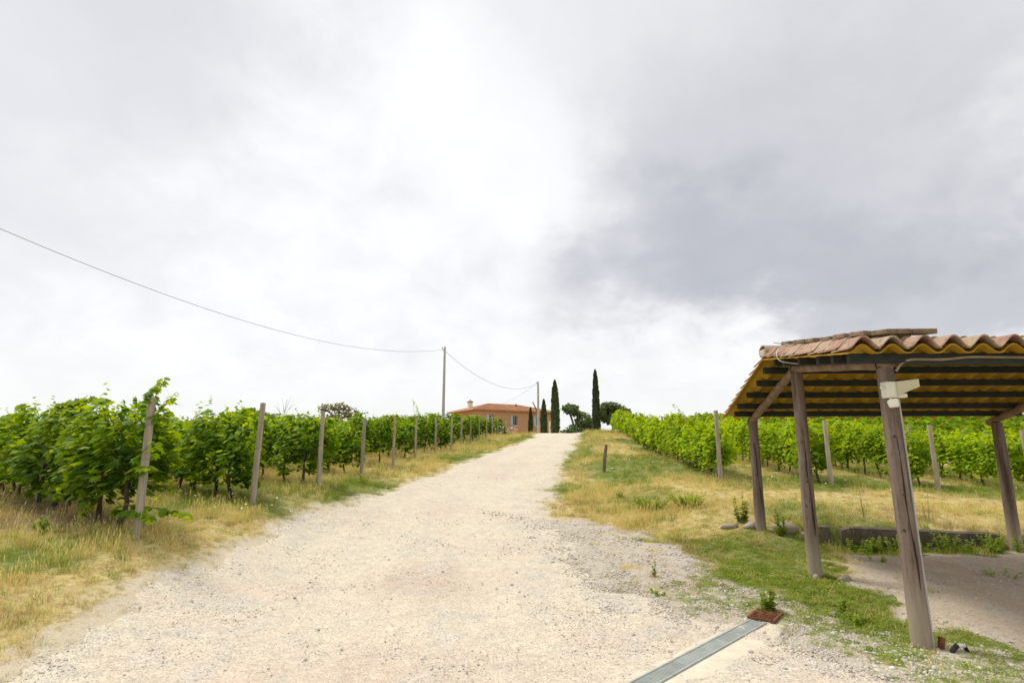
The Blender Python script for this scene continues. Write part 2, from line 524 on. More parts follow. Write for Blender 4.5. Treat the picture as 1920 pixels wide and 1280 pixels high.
M['steel'] = simple('galvanised_steel', (0.30, 0.33, 0.30), (0.42, 0.44, 0.41), 9, 0.65, 0.1, 0.002, metal=0.2)
M['rust'] = simple('rusty_iron', (0.10, 0.03, 0.018), (0.24, 0.085, 0.045), 18, 0.9, 0.5, 0.004)
M['pit'] = simple('drain_pit', (0.02, 0.012, 0.01), (0.05, 0.03, 0.02), 10, 0.9)
M['pole'] = simple('pole_concrete', (0.36, 0.33, 0.28), (0.46, 0.43, 0.37), 3, 0.9, 0.2, 0.01)
M['roof_far'] = simple('far_terracotta_roof', (0.30, 0.135, 0.065), (0.44, 0.22, 0.11), 1.1, 0.9, 0.5, 0.05, (1, 1, 1), extra=(0.5, 0.55, (0.45, 0.29, 0.14)))
m, t = new_mat('red_brick_wall')
tc_ = t.n('ShaderNodeTexCoord')
mp = t.n('ShaderNodeMapping', ins={0: tc_.outputs['Object']})
bk = t.n('ShaderNodeTexBrick', ins={'Vector': mp.outputs[0], 'Color1': (0.42, 0.14, 0.065, 1), 'Color2': (0.52, 0.21, 0.10, 1), 'Mortar': (0.46, 0.26, 0.15, 1), 'Scale': 1.0})
bk.inputs['Brick Width'].default_value = 0.26; bk.inputs['Row Height'].default_value = 0.075; bk.inputs['Mortar Size'].default_value = 0.008
nz = t.noise(0.8, 5, 0.6, tc_.outputs['Object'])
c = t.mix(t.maprange(nz.outputs[0], 0.35, 0.7, 0.0, 0.6), bk.outputs[0], (0.47, 0.21, 0.11))
finish(t, c, 0.95, nz.outputs[0], 0.3, 0.02)
M['brick'] = m
M['trim'] = simple('brick_cornice', (0.36, 0.16, 0.10), (0.46, 0.24, 0.15), 3, 0.9)
M['plaster'] = simple('pale_plaster', (0.58, 0.52, 0.40), (0.68, 0.62, 0.50), 3, 0.9)
M['frame'] = simple('grey_window_frame', (0.34, 0.37, 0.38), (0.42, 0.45, 0.46), 3, 0.6)
m, t = new_mat('window_glass')
finish(t, (0.03, 0.04, 0.05), 0.08, spec=0.8)
M['glass'] = m
M['shutter'] = simple('dark_window_shutter', (0.10, 0.13, 0.14), (0.16, 0.20, 0.21), 3, 0.7)
# foliage
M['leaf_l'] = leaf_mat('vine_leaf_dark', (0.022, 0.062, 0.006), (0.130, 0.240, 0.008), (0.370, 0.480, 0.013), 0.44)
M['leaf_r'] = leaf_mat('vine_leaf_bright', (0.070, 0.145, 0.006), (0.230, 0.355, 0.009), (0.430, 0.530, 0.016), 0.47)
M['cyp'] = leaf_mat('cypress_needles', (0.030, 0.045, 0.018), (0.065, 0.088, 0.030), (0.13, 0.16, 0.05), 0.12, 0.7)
M['pine'] = leaf_mat('dark_tree_leaf', (0.065, 0.095, 0.040), (0.13, 0.18, 0.065), (0.23, 0.29, 0.11), 0.18, 0.7)  # leaf colour lightened to stand in for distance haze
M['olive'] = leaf_mat('far_tree_leaf', (0.05, 0.075, 0.02), (0.10, 0.14, 0.04), (0.17, 0.21, 0.07), 0.2, 0.7)
M['brown_leaf'] = leaf_mat('browning_leaf', (0.17, 0.16, 0.08), (0.30, 0.27, 0.13), (0.30, 0.34, 0.13), 0.3, 0.8)
M['weed'] = leaf_mat('weed_leaf', (0.12, 0.19, 0.02), (0.26, 0.36, 0.04), (0.42, 0.50, 0.09), 0.40)
M['weed_y'] = leaf_mat('yellowish_weed_leaf', (0.13, 0.20, 0.015), (0.24, 0.32, 0.02), (0.38, 0.44, 0.04), 0.35)
M['straw'] = grass_mat('dry_grass', [(0.0, (0.46, 0.32, 0.11)), (0.4, (0.67, 0.52, 0.19)), (0.75, (0.80, 0.67, 0.27)), (1.0, (0.58, 0.57, 0.15))])
M['rusty_straw'] = grass_mat('reddish_dry_grass', [(0.0, (0.36, 0.22, 0.11)), (0.5, (0.54, 0.37, 0.20)), (1.0, (0.66, 0.52, 0.31))])
M['grass'] = grass_mat('green_grass', [(0.0, (0.13, 0.20, 0.02)), (0.5, (0.26, 0.33, 0.04)), (1.0, (0.48, 0.47, 0.11))])
M['petal'] = simple('white_petal', (0.75, 0.75, 0.70), (0.82, 0.82, 0.78), 5, 0.8)

# ================================================================== terrain
YK = np.array([-60, -30, -10, 0, 5, 8, 12, 16, 20, 26, 32, 38, 44, 48, 52, 60, 80, 120, 200, 400, 1200.])
ZK = np.array([-1.2, -.5, -.1, 0, 0, .15, .42, .72, 1.05, 1.56, 2.1, 2.62, 3.1, 3.27, 3.24, 3.05, 2.5, 1.2, -3, -14, -40.])


def _slopes(x, y):
    h = np.diff(x); d = np.diff(y) / h; mm = np.zeros_like(x); mm[0] = d[0]; mm[-1] = d[-1]
    for i in range(1, len(x) - 1):
        if d[i - 1] * d[i] > 0:
            w1 = 2 * h[i] + h[i - 1]; w2 = h[i] + 2 * h[i - 1]; mm[i] = (w1 + w2) / (w1 / d[i - 1] + w2 / d[i])
    return mm


MK = _slopes(YK, ZK)


def profile(y):
    y = np.clip(y, YK[0], YK[-1]); i = np.clip(np.searchsorted(YK, y) - 1, 0, len(YK) - 2)
    h = YK[i + 1] - YK[i]; q = (y - YK[i]) / h
    return (2 * q**3 - 3 * q**2 + 1) * ZK[i] + (q**3 - 2 * q**2 + q) * h * MK[i] + (-2 * q**3 + 3 * q**2) * ZK[i + 1] + (q**3 - q**2) * h * MK[i + 1]


LY = np.array([-40, 0, 4.7, 5.7, 6.7, 7.8, 9.9, 12.1, 14.6, 17.8, 22.8, 30.1, 37.4, 46, 60, 90])
LX = np.array([-4.2, -3.9, -3.75, -3.84, -3.75, -3.63, -3.6, -3.45, -3.3, -2.65, -1.71, 0.0, 1.41, 2.2, 2.6, 2.6])
RY = np.array([-40, 0, 3.0, 4.6, 5.6, 6.0, 6.9, 8.4, 9.9, 12.9, 15, 18.5, 26.3, 39.5, 46, 60, 90])
RX = np.array([3.6, 3.6, 3.4, 2.7, 2.2, 1.75, 1.1, 0.95, 0.8, 0.6, 0.84, 1.29, 2.47, 4.6, 5.6, 6.8, 6.8])


def road_l(y): return np.interp(y, LY, LX)
def road_r(y): return np.interp(y, RY, RX)


def terrain(x, y):
    x = np.asarray(x, float); y = np.asarray(y, float)
    z = profile(y)
    z = z + sm(-2.9, -4.8, x) * .42 * sm(2, 6, y) * (1 - sm(9, 21, y))
    z = z - .012 * np.clip(-x - 6, 0, 30)
    z = z + .26 * sm(2.0, 4.2, x) * sm(8.2, 11, y) * (1 - sm(19, 27, y))
    z = z - .045 * np.clip(x - 6, 0, 12) * (1 - sm(25, 45, y))
    cxr = (road_l(y) + road_r(y)) / 2
    z = z + .15 * sm(1, 3, x - cxr) * sm(24, 36, y) * (1 - sm(48, 60, y))
    z = z - .30 * sm(24, 35, y) * (1 - sm(46, 56, y)) * sm(-.3, -1.6, x - road_l(y))
    inn = sm(4.2, 5.3, x) * (1 - sm(9.55, 9.75, y)) * sm(1, 4, y)
    z = z * (1 - inn) + np.minimum(z, .06) * inn
    return z


def road_mask(x, y):
    mk = np.minimum(x - road_l(y), road_r(y) - x)
    return mk + (fbm(x, y, 1.1, 3, 1) - .5) * 0.75 + (fbm(x, y, 5.0, 3, 2) - .5) * 0.35


def verge_mask(x, y):                              # coarse gravel between road and shed
    a = np.minimum(x - (road_r(y) - .7), np.interp(y, [3, 4.5, 5.6, 7, 8.5, 10, 11.5], [5.2, 4.6, 3.5, 2.9, 2.3, 1.9, 1.0]) - x)
    a = np.minimum(a, np.minimum(y - 1.5, 11.2 - y) * .6)
    return a + (fbm(x, y, 0.9, 3, 5) - .5) * 1.5 + (fbm(x, y, 4, 3, 6) - .5) * 0.5


def yard_mask(x, y):
    a = np.minimum(x - np.interp(y, [3, 4.5, 5.5, 7, 8.5, 9.3], [4.2, 4.0, 3.75, 3.95, 4.5, 5.0]), np.minimum(9.25 - y, 16 - x))
    a = np.minimum(a, y - 1.0)
    return a + (fbm(x, y, 1.3, 3, 8) - .5) * 0.8 + (fbm(x, y, 5, 3, 9) - .5) * 0.4


def green_amount(x, y):
    g = (fbm(x, y, 0.45, 4, 21) - .5) * 2.4 + .36 + .07 * sm(1, 3, x)
    g = g + 0.75 * np.exp(-(((x - 3.3) / .9)**2 + ((y - 8.6) / 1.5)**2))
    g = g + 0.75 * np.exp(-(((x - 3.2) / .5)**2 + ((y - 6.4) / 1.0)**2))
    g = g + 0.75 * np.exp(-(((x - 4.2) / .5)**2 + ((y - 4.6) / .7)**2))
    g = g + 0.45 * np.exp(-(((x + 5.2) / .8)**2 + ((y - 6.2) / .7)**2))
    g = g + 0.8 * np.exp(-(((x - 4.35) / .45)**2 + ((y - 8.5) / .9)**2))
    g = g + 1.0 * np.exp(-((y - 9.3) / .35)**2) * sm(4.3, 4.8, x)
    g = g + 0.9 * np.exp(-(((x - 3.1 - (y - 15) * .10) / .7)**2 + ((y - 17) / 4.0)**2))
    g = g + 0.6 * np.exp(-(((x + 3.9) / .5)**2 + ((y - 14.8) / 1.6)**2))
    g = g - 0.9 * np.exp(-(((y - 12.3 - .03 * x) / .9)**2)) * sm(3.0, 4.5, x)
    g = g - 0.6 * np.exp(-(((x + 4.2) / .6)**2 + ((y - 5.4) / .7)**2))
    return np.clip(g, 0, 1)


def soil_amount(x, y):                             # bare strip under the nearest left row
    dx = x + 4.78; dy = y - 7.45
    along = -dx * .766 + dy * .643; across = dx * .643 + dy * .766
    s = np.exp(-((across + .25) / .75)**2) * sm(.6, 2.2, along)
    return np.clip(s * 1.25 + (fbm(x, y, 2, 3, 33) - .5) * .8 * (s > .1), 0, 1)


def grid_mesh(name, xs, ys, zfun, mat, attrs=None, keep=None):
    X, Y = np.meshgrid(xs, ys)
    Z = zfun(X, Y)
    V = np.stack([X, Y, Z], -1).reshape(-1, 3)
    nx, ny = len(xs), len(ys)
    idx = np.arange(nx * ny).reshape(ny, nx)
    F = np.stack([idx[:-1, :-1], idx[:-1, 1:], idx[1:, 1:], idx[1:, :-1]], -1).reshape(-1, 4)
    if keep is not None:
        K = keep(X, Y)
        kf = (K[:-1, :-1] | K[:-1, 1:] | K[1:, 1:] | K[1:, :-1]).reshape(-1)
        F = F[kf]
        used = np.unique(F); remap = -np.ones(len(V), int); remap[used] = np.arange(len(used))
        V = V[used]; F = remap[F]
    at = {k: (ty, fn(V[:, 0], V[:, 1])) for k, (ty, fn) in (attrs or {}).items()}
    return np_mesh(name, V, F, mat, at, True)


def steps(*segs):
    out = []
    for a, b, s in segs:
        out.append(np.arange(a, b, s))
    return np.concatenate(out)


def grow(a, b, s, k=1.25):
    out = [a]
    while out[-1] < b:
        out.append(out[-1] + s); s *= k
    return np.array(out)


gx = np.concatenate([-grow(12, 900, .6)[::-1], steps((-11.6, -6, .3), (-6, 6, .16), (6, 14, .3)), grow(14, 900, .6)])
gy = np.concatenate([-grow(1, 60, .8)[::-1], steps((0, 2, .4), (2, 9.4, .14), (9.4, 9.9, .05), (9.9, 16, .16), (16, 30, .35), (30, 62, .8)), grow(62, 1200, 2)])


def ground_z(x, y):
    z = terrain(x, y)
    bump = (fbm(x, y, 1.6, 4, 12) - .5) * .10 + (fbm(x, y, 7, 2, 13) - .5) * .03
    return z + bump * sm(0.3, -0.5, road_mask(x, y)) * (1 - sm(0.1, .5, yard_mask(x, y)) * .6)


def zone_attr(x, y):
    return np.stack([green_amount(x, y), soil_amount(x, y), sm(-.75, .15, road_mask(x, y)) * .9, np.ones_like(x)], -1)


ground = link('ground', grid_mesh('ground', gx, gy, ground_z, M['earth'], {'zone': ('FLOAT_COLOR', zone_attr)}))
tag(ground, 'sloping meadow ground of dry straw and green patches', kind='structure')


def wheel_attr(x, y):
    c = (road_l(y) + road_r(y)) / 2
    wv = x - c + (fbm(x, y, .3, 2, 40) - .5) * .8
    tr = np.exp(-((np.abs(wv) - .8) / .38)**2)
    return np.clip(1 - tr + (fbm(x, y, .9, 3, 41) - .5) * .6, 0, 1)


def red_attr(x, y):                                # reddish earth worn through the gravel
    a = np.exp(-(((x + 1.0) / .75)**2 + ((y - 7.0) / .9)**2)) + .8 * np.exp(-(((x + .9) / 1.3)**2 + ((y - 4.3) / .8)**2)) + .5 * np.exp(-(((x - 1.6) / .6)**2 + ((y - 5.3) / .5)**2))
    return np.clip(a * .75 + (fbm(x, y, 1.4, 3, 44) - .5) * .5 * (a > .1), 0, .8)


ry = steps((0.5, 2, .3), (2, 12, .09), (12, 20, .14), (20, 32, .3), (32, 66, .6))
road = link('gravel_road', grid_mesh('gravel_road', steps((-5.0, 4.6, .075), (4.6, 9, .2)), ry,
            lambda x, y: terrain(x, y) + np.clip(road_mask(x, y) * .12, -.10, .022) + (fbm(x, y, 3.2, 3, 50) - .5) * .022 - .012 * np.exp(-((np.abs(x - (road_l(y) + road_r(y)) / 2) - .8) / .4)**2),
            M['road'], {'across': ('FLOAT', wheel_attr), 'red': ('FLOAT', red_attr)}, lambda x, y: road_mask(x, y) > -.25))
tag(road, 'white gravel road climbing to the crest', kind='structure')
verge = link('gravel_verge', grid_mesh('gravel_verge', steps((-.2, 5.6, .07)), steps((2.0, 11.6, .08)),
             lambda x, y: terrain(x, y) + np.clip(verge_mask(x, y) * .1, -.09, .014) + (fbm(x, y, 6, 3, 52) - .5) * .03,
             M['verge_gravel'], None, lambda x, y: (verge_mask(x, y) > -.25) & (road_mask(x, y) < .45)))
tag(verge, 'coarse grey gravel verge between road and shed', kind='structure')
yard = link('shed_yard', grid_mesh('shed_yard', steps((3.2, 16, .1)), steps((1.2, 9.9, .09)),
            lambda x, y: terrain(x, y) + np.clip(yard_mask(x, y) * .1, -.09, .018) + (fbm(x, y, 4, 3, 54) - .5) * .03,
            M['yard'], None, lambda x, y: yard_mask(x, y) > -.25))
tag(yard, 'brown gravel floor under the shed roof', kind='structure')


# ================================================================== scattered stuff by geometry nodes
def scatter(name, label, cat, pts, rot, scl, idx, sources):
    """sources: list of meshes; each point carries one of them"""
    coll = bpy.data.collections.new(name + '_kinds')
    for i, me in enumerate(sources):
        coll.objects.link(bpy.data.objects.new('%s_kind_%02d' % (name, i), me))
    me = bpy.data.meshes.new(name)
    me.vertices.add(len(pts)); me.vertices.foreach_set('co', np.ascontiguousarray(pts, np.float32).ravel())
    for an, ty, data, key in (('rot', 'FLOAT_VECTOR', rot, 'vector'), ('scl', 'FLOAT_VECTOR', scl, 'vector'), ('idx', 'INT', idx, 'value')):
        a = me.attributes.new(an, ty, 'POINT')
        a.data.foreach_set(key, np.ascontiguousarray(data, np.int32 if ty == 'INT' else np.float32).ravel())
    o = link(name, me)
    g = bpy.data.node_groups.new(name + '_nodes', 'GeometryNodeTree')
    g.interface.new_socket('Geometry', in_out='INPUT', socket_type='NodeSocketGeometry')
    g.interface.new_socket('Geometry', in_out='OUTPUT', socket_type='NodeSocketGeometry')
    gi = g.nodes.new('NodeGroupInput'); go = g.nodes.new('NodeGroupOutput')
    ci = g.nodes.new('GeometryNodeCollectionInfo')
    ci.inputs['Collection'].default_value = coll
    ci.inputs['Separate Children'].default_value = True
    ci.inputs['Reset Children'].default_value = True
    ip = g.nodes.new('GeometryNodeInstanceOnPoints')
    ip.inputs['Pick Instance'].default_value = True
    at = {}
    for an, ty in (('rot', 'FLOAT_VECTOR'), ('scl', 'FLOAT_VECTOR'), ('idx', 'INT')):
        nd = g.nodes.new('GeometryNodeInputNamedAttribute'); nd.data_type = ty
        nd.inputs['Name'].default_value = an
        at[an] = [s for s in nd.outputs if s.name == 'Attribute' and s.enabled][0]
    L = g.links.new
    L(gi.outputs[0], ip.inputs['Points']); L(ci.outputs[0], ip.inputs['Instance'])
    L(at['idx'], ip.inputs['Instance Index']); L(at['rot'], ip.inputs['Rotation']); L(at['scl'], ip.inputs['Scale'])
    L(ip.outputs[0], go.inputs[0])
    md = o.modifiers.new('scatter', 'NODES'); md.node_group = g
    tag(o, label, cat, kind='stuff')
    return o


def in_view(x, y, pad=2.5):
    return (np.abs(x) < y * 0.98 + pad) & (y > 2.2)


def blades(n, h, spread, width, bend, mat, head=0.0, seed=0, flat=False):
    g = np.random.default_rng(seed)
    V = []; F = []; C = []
    for _ in range(n):
        a = g.uniform(0, 2 * math.pi); r = spread * math.sqrt(g.random())
        p = np.array([r * math.cos(a), r * math.sin(a), -.02])
        d = g.uniform(0, 2 * math.pi); dv = np.array([math.cos(d), math.sin(d), 0])
        sd = np.array([-dv[1], dv[0], 0]); hh = h * g.uniform(.45, 1.1); b = bend * g.uniform(.2, 1.2); ww = width * g.uniform(.7, 1.3)
        b0 = len(V); lc = g.random()
        for k, q in enumerate((0, .4, .75, 1.0)):
            c = p + dv * (b * hh * q * q) + np.array([0, 0, hh * q * (1 - .25 * b * q)])
            wq = ww * (1 - q)**.6 * .5
            if q < 1:
                V += [c - sd * wq, c + sd * wq]
            else:
                V += [c]
            C += [lc] * (2 if q < 1 else 1)
        F += [(b0, b0 + 1, b0 + 3), (b0, b0 + 3, b0 + 2), (b0 + 2, b0 + 3, b0 + 5), (b0 + 2, b0 + 5, b0 + 4), (b0 + 4, b0 + 5, b0 + 6)]
        if head and g.random() < head:
            b1 = len(V); c = V[b0 + 6]; up = np.array([dv[0] * .5 * b, dv[1] * .5 * b, .9]); L_ = .05 * g.uniform(.8, 1.5)
            V += [c - up * L_ * .4, c + sd * .007, c + up * L_, c - sd * .007]; C += [1.0] * 4
            F += [(b1, b1 + 1, b1 + 2), (b1, b1 + 2, b1 + 3)]
    return np_mesh('tuft', np.array(V), np.array(F), mat, {'lc': ('FLOAT', np.array(C))})


def weeds_low(n, rad, size, mat, seed):
    g = np.random.default_rng(seed)
    V = []; F = []; C = []
    for _ in range(n):
        a = g.uniform(0, 2 * math.pi); r = rad * math.sqrt(g.random())
        p = np.array([r * math.cos(a), r * math.sin(a), g.uniform(.01, .07) * (1 - r / rad * .6)])
        d = g.uniform(0, 2 * math.pi); dv = np.array([math.cos(d), math.sin(d), g.uniform(-.2, .7)]); sd = np.array([-math.sin(d), math.cos(d), g.uniform(-.3, .3)])
        s = size * g.uniform(.6, 1.3); b0 = len(V)
        V += [p, p + dv * s * .5 + sd * s * .3, p + dv * s, p + dv * s * .5 - sd * s * .3]
        C += [g.random()] * 4
        F += [(b0, b0 + 1, b0 + 2), (b0, b0 + 2, b0 + 3)]
    return np_mesh('weed_patch', np.array(V), np.array(F), mat, {'lc': ('FLOAT', np.array(C))})


tufts = [blades(22, .30, .12, .005, .6, M['straw'], .35, 1), blades(30, .22, .14, .005, .9, M['straw'], .1, 2), blades(30, .13, .15, .006, 1.4, M['straw'], 0, 3),
         blades(28, .16, .14, .006, 1.2, M['rusty_straw'], 0, 4), blades(28, .24, .13, .006, .7, M['grass'], 0, 5), blades(34, .13, .15, .006, 1.0, M['grass'], 0, 6),
         weeds_low(60, .15, .026, M['weed'], 7), weeds_low(60, .16, .034, M['weed'], 8)]

# candidate points, thinned with distance
gp = np.random.default_rng(5)
cand = []
for y0, y1, dens, sc in ((2.2, 6, 150, 1.0), (6, 10, 130, 1.0), (10, 16, 85, 1.05), (16, 26, 42, 1.2), (26, 50, 16, 1.6), (50, 62, 6, 2.2)):
    xw = y1 * 0.98 + 2.5
    if y1 > 26: xw = 22
    n = int(2 * xw * (y1 - y0) * dens)
    x = gp.uniform(-xw, xw, n); y = gp.uniform(y0, y1, n)
    k = in_view(x, y) & (x > -16) & (x < 20)
    cand.append(np.stack([x[k], y[k], np.full(k.sum(), sc)], -1))
xx = gp.uniform(1.4, 5.2, 9000); yy = gp.uniform(3.6, 10.2, 9000)       # weeds creeping between shed and road
kk = green_amount(xx, yy) > .45
cand.append(np.stack([xx[kk], yy[kk], np.full(kk.sum(), .8)], -1))
cand = np.concatenate(cand)
x, y, sc = cand.T
rm, vm, ym = road_mask(x, y), verge_mask(x, y), yard_mask(x, y)
gr = green_amount(x, y); so = soil_amount(x, y)
u = gp.random(len(x))
# density
dens = np.ones(len(x))
dens *= np.maximum(sm(0.30, -0.55, rm), .10 * sm(.9, .2, rm) * sm(.5, .7, fbm(x, y, 1.5, 3, 66)))
dens *= 1 - .93 * sm(-.1, .35, vm) * (1 - .75 * sm(.35, .9, gr))
dens *= 1 - .985 * sm(-.02, .35, ym)
dens *= 1 - .85 * so
band = np.exp(-((y - 12.3 - .03 * x) / .8)**2) * sm(3.0, 4.5, x)          # mown track across the meadow
lowmap = sm(0.5, 0.2, fbm(x, y, .9, 3, 61))
dens *= .45 + .55 * sm(.3, .55, fbm(x, y, 1.7, 3, 62))
k = u < dens
x, y, sc, gr, rm, vm, band = (a[k] for a in (x, y, sc, gr, rm, vm, band))
n = len(x)
tall = sm(0.25, -1.1, rm) * (1 - .8 * band) * (1 - sm(-.2, .3, vm) * .6)
tall = tall * (.55 + .65 * fbm(x, y, .8, 3, 63))
tall = tall * (1 - .35 * ((x < -3) & (y < 9)))
weedy = (x > 1.2) & (x < 4.6) & (y < 10.5)
pg = np.clip(gr * .85 + .24, 0, .94)
isg = gp.random(n) < pg
q = gp.random(n)
idx = np.where(isg, np.where(weedy & (q < .6), np.where(q < .3, 6, 7), np.where((q > .8) & ~weedy, 4, 5)),
               np.where(tall > .55, np.where(q < .45, 0, 1), np.where(q < .35, 1, np.where(q < .72, 2, 3))))
idx = np.where(weedy & ~isg, 2, idx)
redd = (fbm(x, y, .7, 3, 64) > .56) & ~isg & (gp.random(n) < .6)
idx = np.where(redd, 3, idx)
right = sm(1.0, 3.0, x - road_r(y))
s = sc * (.36 + .50 * tall * (1 - .45 * right)) * gp.uniform(.65, 1.35, n) * np.where(weedy & isg, .8, 1)
rot = np.stack([gp.normal(0, .12, n), gp.normal(0, .12, n), gp.uniform(0, 6.28, n)], -1)
pz = ground_z(x, y)
pz = np.where(vm > -.1, np.maximum(pz, terrain(x, y) + np.clip(vm * .1, -.09, .014)), pz)
scatter('meadow_grass', 'dry straw and green grass on the verges and meadow', 'grass', np.stack([x, y, pz - .005], -1), rot, np.stack([s, s, s * gp.uniform(.8, 1.15, n)], -1), idx, tufts)


# pebbles
def pebble(seed):
    g = np.random.default_rng(seed)
    ph = (1 + 5**.5) / 2
    V = np.array([(-1, ph, 0), (1, ph, 0), (-1, -ph, 0), (1, -ph, 0), (0, -1, ph), (0, 1, ph), (0, -1, -ph), (0, 1, -ph), (ph, 0, -1), (ph, 0, 1), (-ph, 0, -1), (-ph, 0, 1)]) / 1.9
    V = V * g.uniform(.7, 1.25, (12, 1)) * np.array([1, g.uniform(.6, .9), g.uniform(.4, .65)])
    F = np.array([(0, 11, 5), (0, 5, 1), (0, 1, 7), (0, 7, 10), (0, 10, 11), (1, 5, 9), (5, 11, 4), (11, 10, 2), (10, 7, 6), (7, 1, 8), (3, 9, 4), (3, 4, 2), (3, 2, 6), (3, 6, 8), (3, 8, 9), (4, 9, 5), (2, 4, 11), (6, 2, 10), (8, 6, 7), (9, 8, 1)])
    return np_mesh('pebble', V, F, M['pebble'])


cand = []
for y0, y1, dens in ((2.4, 5, 2600), (5, 8, 1700), (8, 12, 600), (12, 18, 110)):
    xa, xb = -min(5.0, y1 + 1), min(9, y1 + 1)
    n = int((xb - xa) * (y1 - y0) * dens)
    cand.append(np.stack([gp.uniform(xa, xb, n), gp.uniform(y0, y1, n)], -1))
x, y = np.concatenate(cand).T
rm, vm, ym = road_mask(x, y), verge_mask(x, y), yard_mask(x, y)
edge = np.exp(-(rm / .5)**2)
patch = sm(.42, .66, fbm(x, y, 1.3, 4, 71))
d = np.maximum(np.maximum(sm(-.1, .2, rm) * (.03 + .32 * patch * wheel_attr(x, y)), .35 * edge * sm(-.5, 0, rm)), np.maximum(sm(-.1, .3, vm) * .9, sm(-.1, .3, ym) * .25))
k = (gp.random(len(x)) < d) & in_view(x, y, 1)
x, y, rm, vm, ym = (a[k] for a in (x, y, rm, vm, ym))
n = len(x)
z = terrain(x, y) + np.maximum(np.maximum(np.clip(rm * .12, -.10, .022), np.clip(vm * .1, -.09, .014)), np.clip(ym * .1, -.09, .018))
s = np.clip(gp.lognormal(math.log(.0056), .45, n), .0025, .026) * np.where(vm > 0, 1.4, 1) * np.where(y > 8, 1.25, 1)
rot = np.stack([gp.normal(0, .3, n), gp.normal(0, .3, n), gp.uniform(0, 6.28, n)], -1)
scatter('loose_gravel', 'loose pale stones strewn over road verge and yard', 'gravel', np.stack([x, y, z + s * .15], -1), rot, np.stack([s, s, s], -1), gp.integers(0, 6, n), [pebble(i) for i in range(6)])

# ================================================================== vines
LEAF = np.array([(0, 0), (.30, -.14), (.52, .20), (.36, .38), (.42, .72), (.15, .66), (0, 1.0), (-.15, .66), (-.42, .72), (-.36, .38), (-.52, .20), (-.30, -.14)])
LEAF_LOW = np.array([(0, -.05), (.48, .12), (.38, .70), (0, 1.0), (-.38, .70), (-.48, .12)])


def leaves_mesh(name, pos, nrm, tip, size, lc, mat, low=False, fold=.12, narrow=1.0):
    L_ = (LEAF_LOW if low else LEAF) * [narrow, 1]
    k = len(L_)
    nrm = nrm / np.linalg.norm(nrm, axis=1, keepdims=True)
    tip = tip - nrm * (tip * nrm).sum(1, keepdims=True)
    tip = tip / (np.linalg.norm(tip, axis=1, keepdims=True) + 1e-9)
    side = np.cross(tip, nrm)
    T = np.concatenate([L_, [(0, .32)]])
    h = np.concatenate([-fold * np.abs(L_[:, 0]) * 2 - .10 * np.maximum(L_[:, 1] - .5, 0), [0.05]])
    V = pos[:, None] + size[:, None, None] * (T[None, :, 0, None] * side[:, None] + T[None, :, 1, None] * tip[:, None] + h[None, :, None] * nrm[:, None])
    n = len(pos)
    f = np.array([(k, i, (i + 1) % k) for i in range(k)])
    F = (np.arange(n)[:, None, None] * (k + 1) + f[None]).reshape(-1, 3)
    return np_mesh(name, V.reshape(-1, 3), F, mat, {'lc': ('FLOAT', np.repeat(lc, k + 1))})


def shoot(g, base, top, n, size, out):
    """leaves along a cane from base to top; appended to out"""
    base = np.array(base, float); top = np.array(top, float)
    L_ = np.linalg.norm(top - base)
    sag = g.normal(0, .08, 3) * L_
    for i in range(n):
        q = (i + .5) / n
        p = base + (top - base) * q + sag * math.sin(q * math.pi)
        a = g.uniform(0, 6.28)
        o = np.array([math.cos(a), math.sin(a), g.uniform(-.1, .5)])
        sz = size * (1 - .5 * q**1.8) * g.uniform(.75, 1.2)
        out.append((p + o * sz * .45, o * .7 + np.array([0, 0, .75]) + g.normal(0, .25, 3), o + np.array([0, 0, -.8]), sz, np.clip(.30 + .6 * q + g.normal(0, .12), 0, 1)))


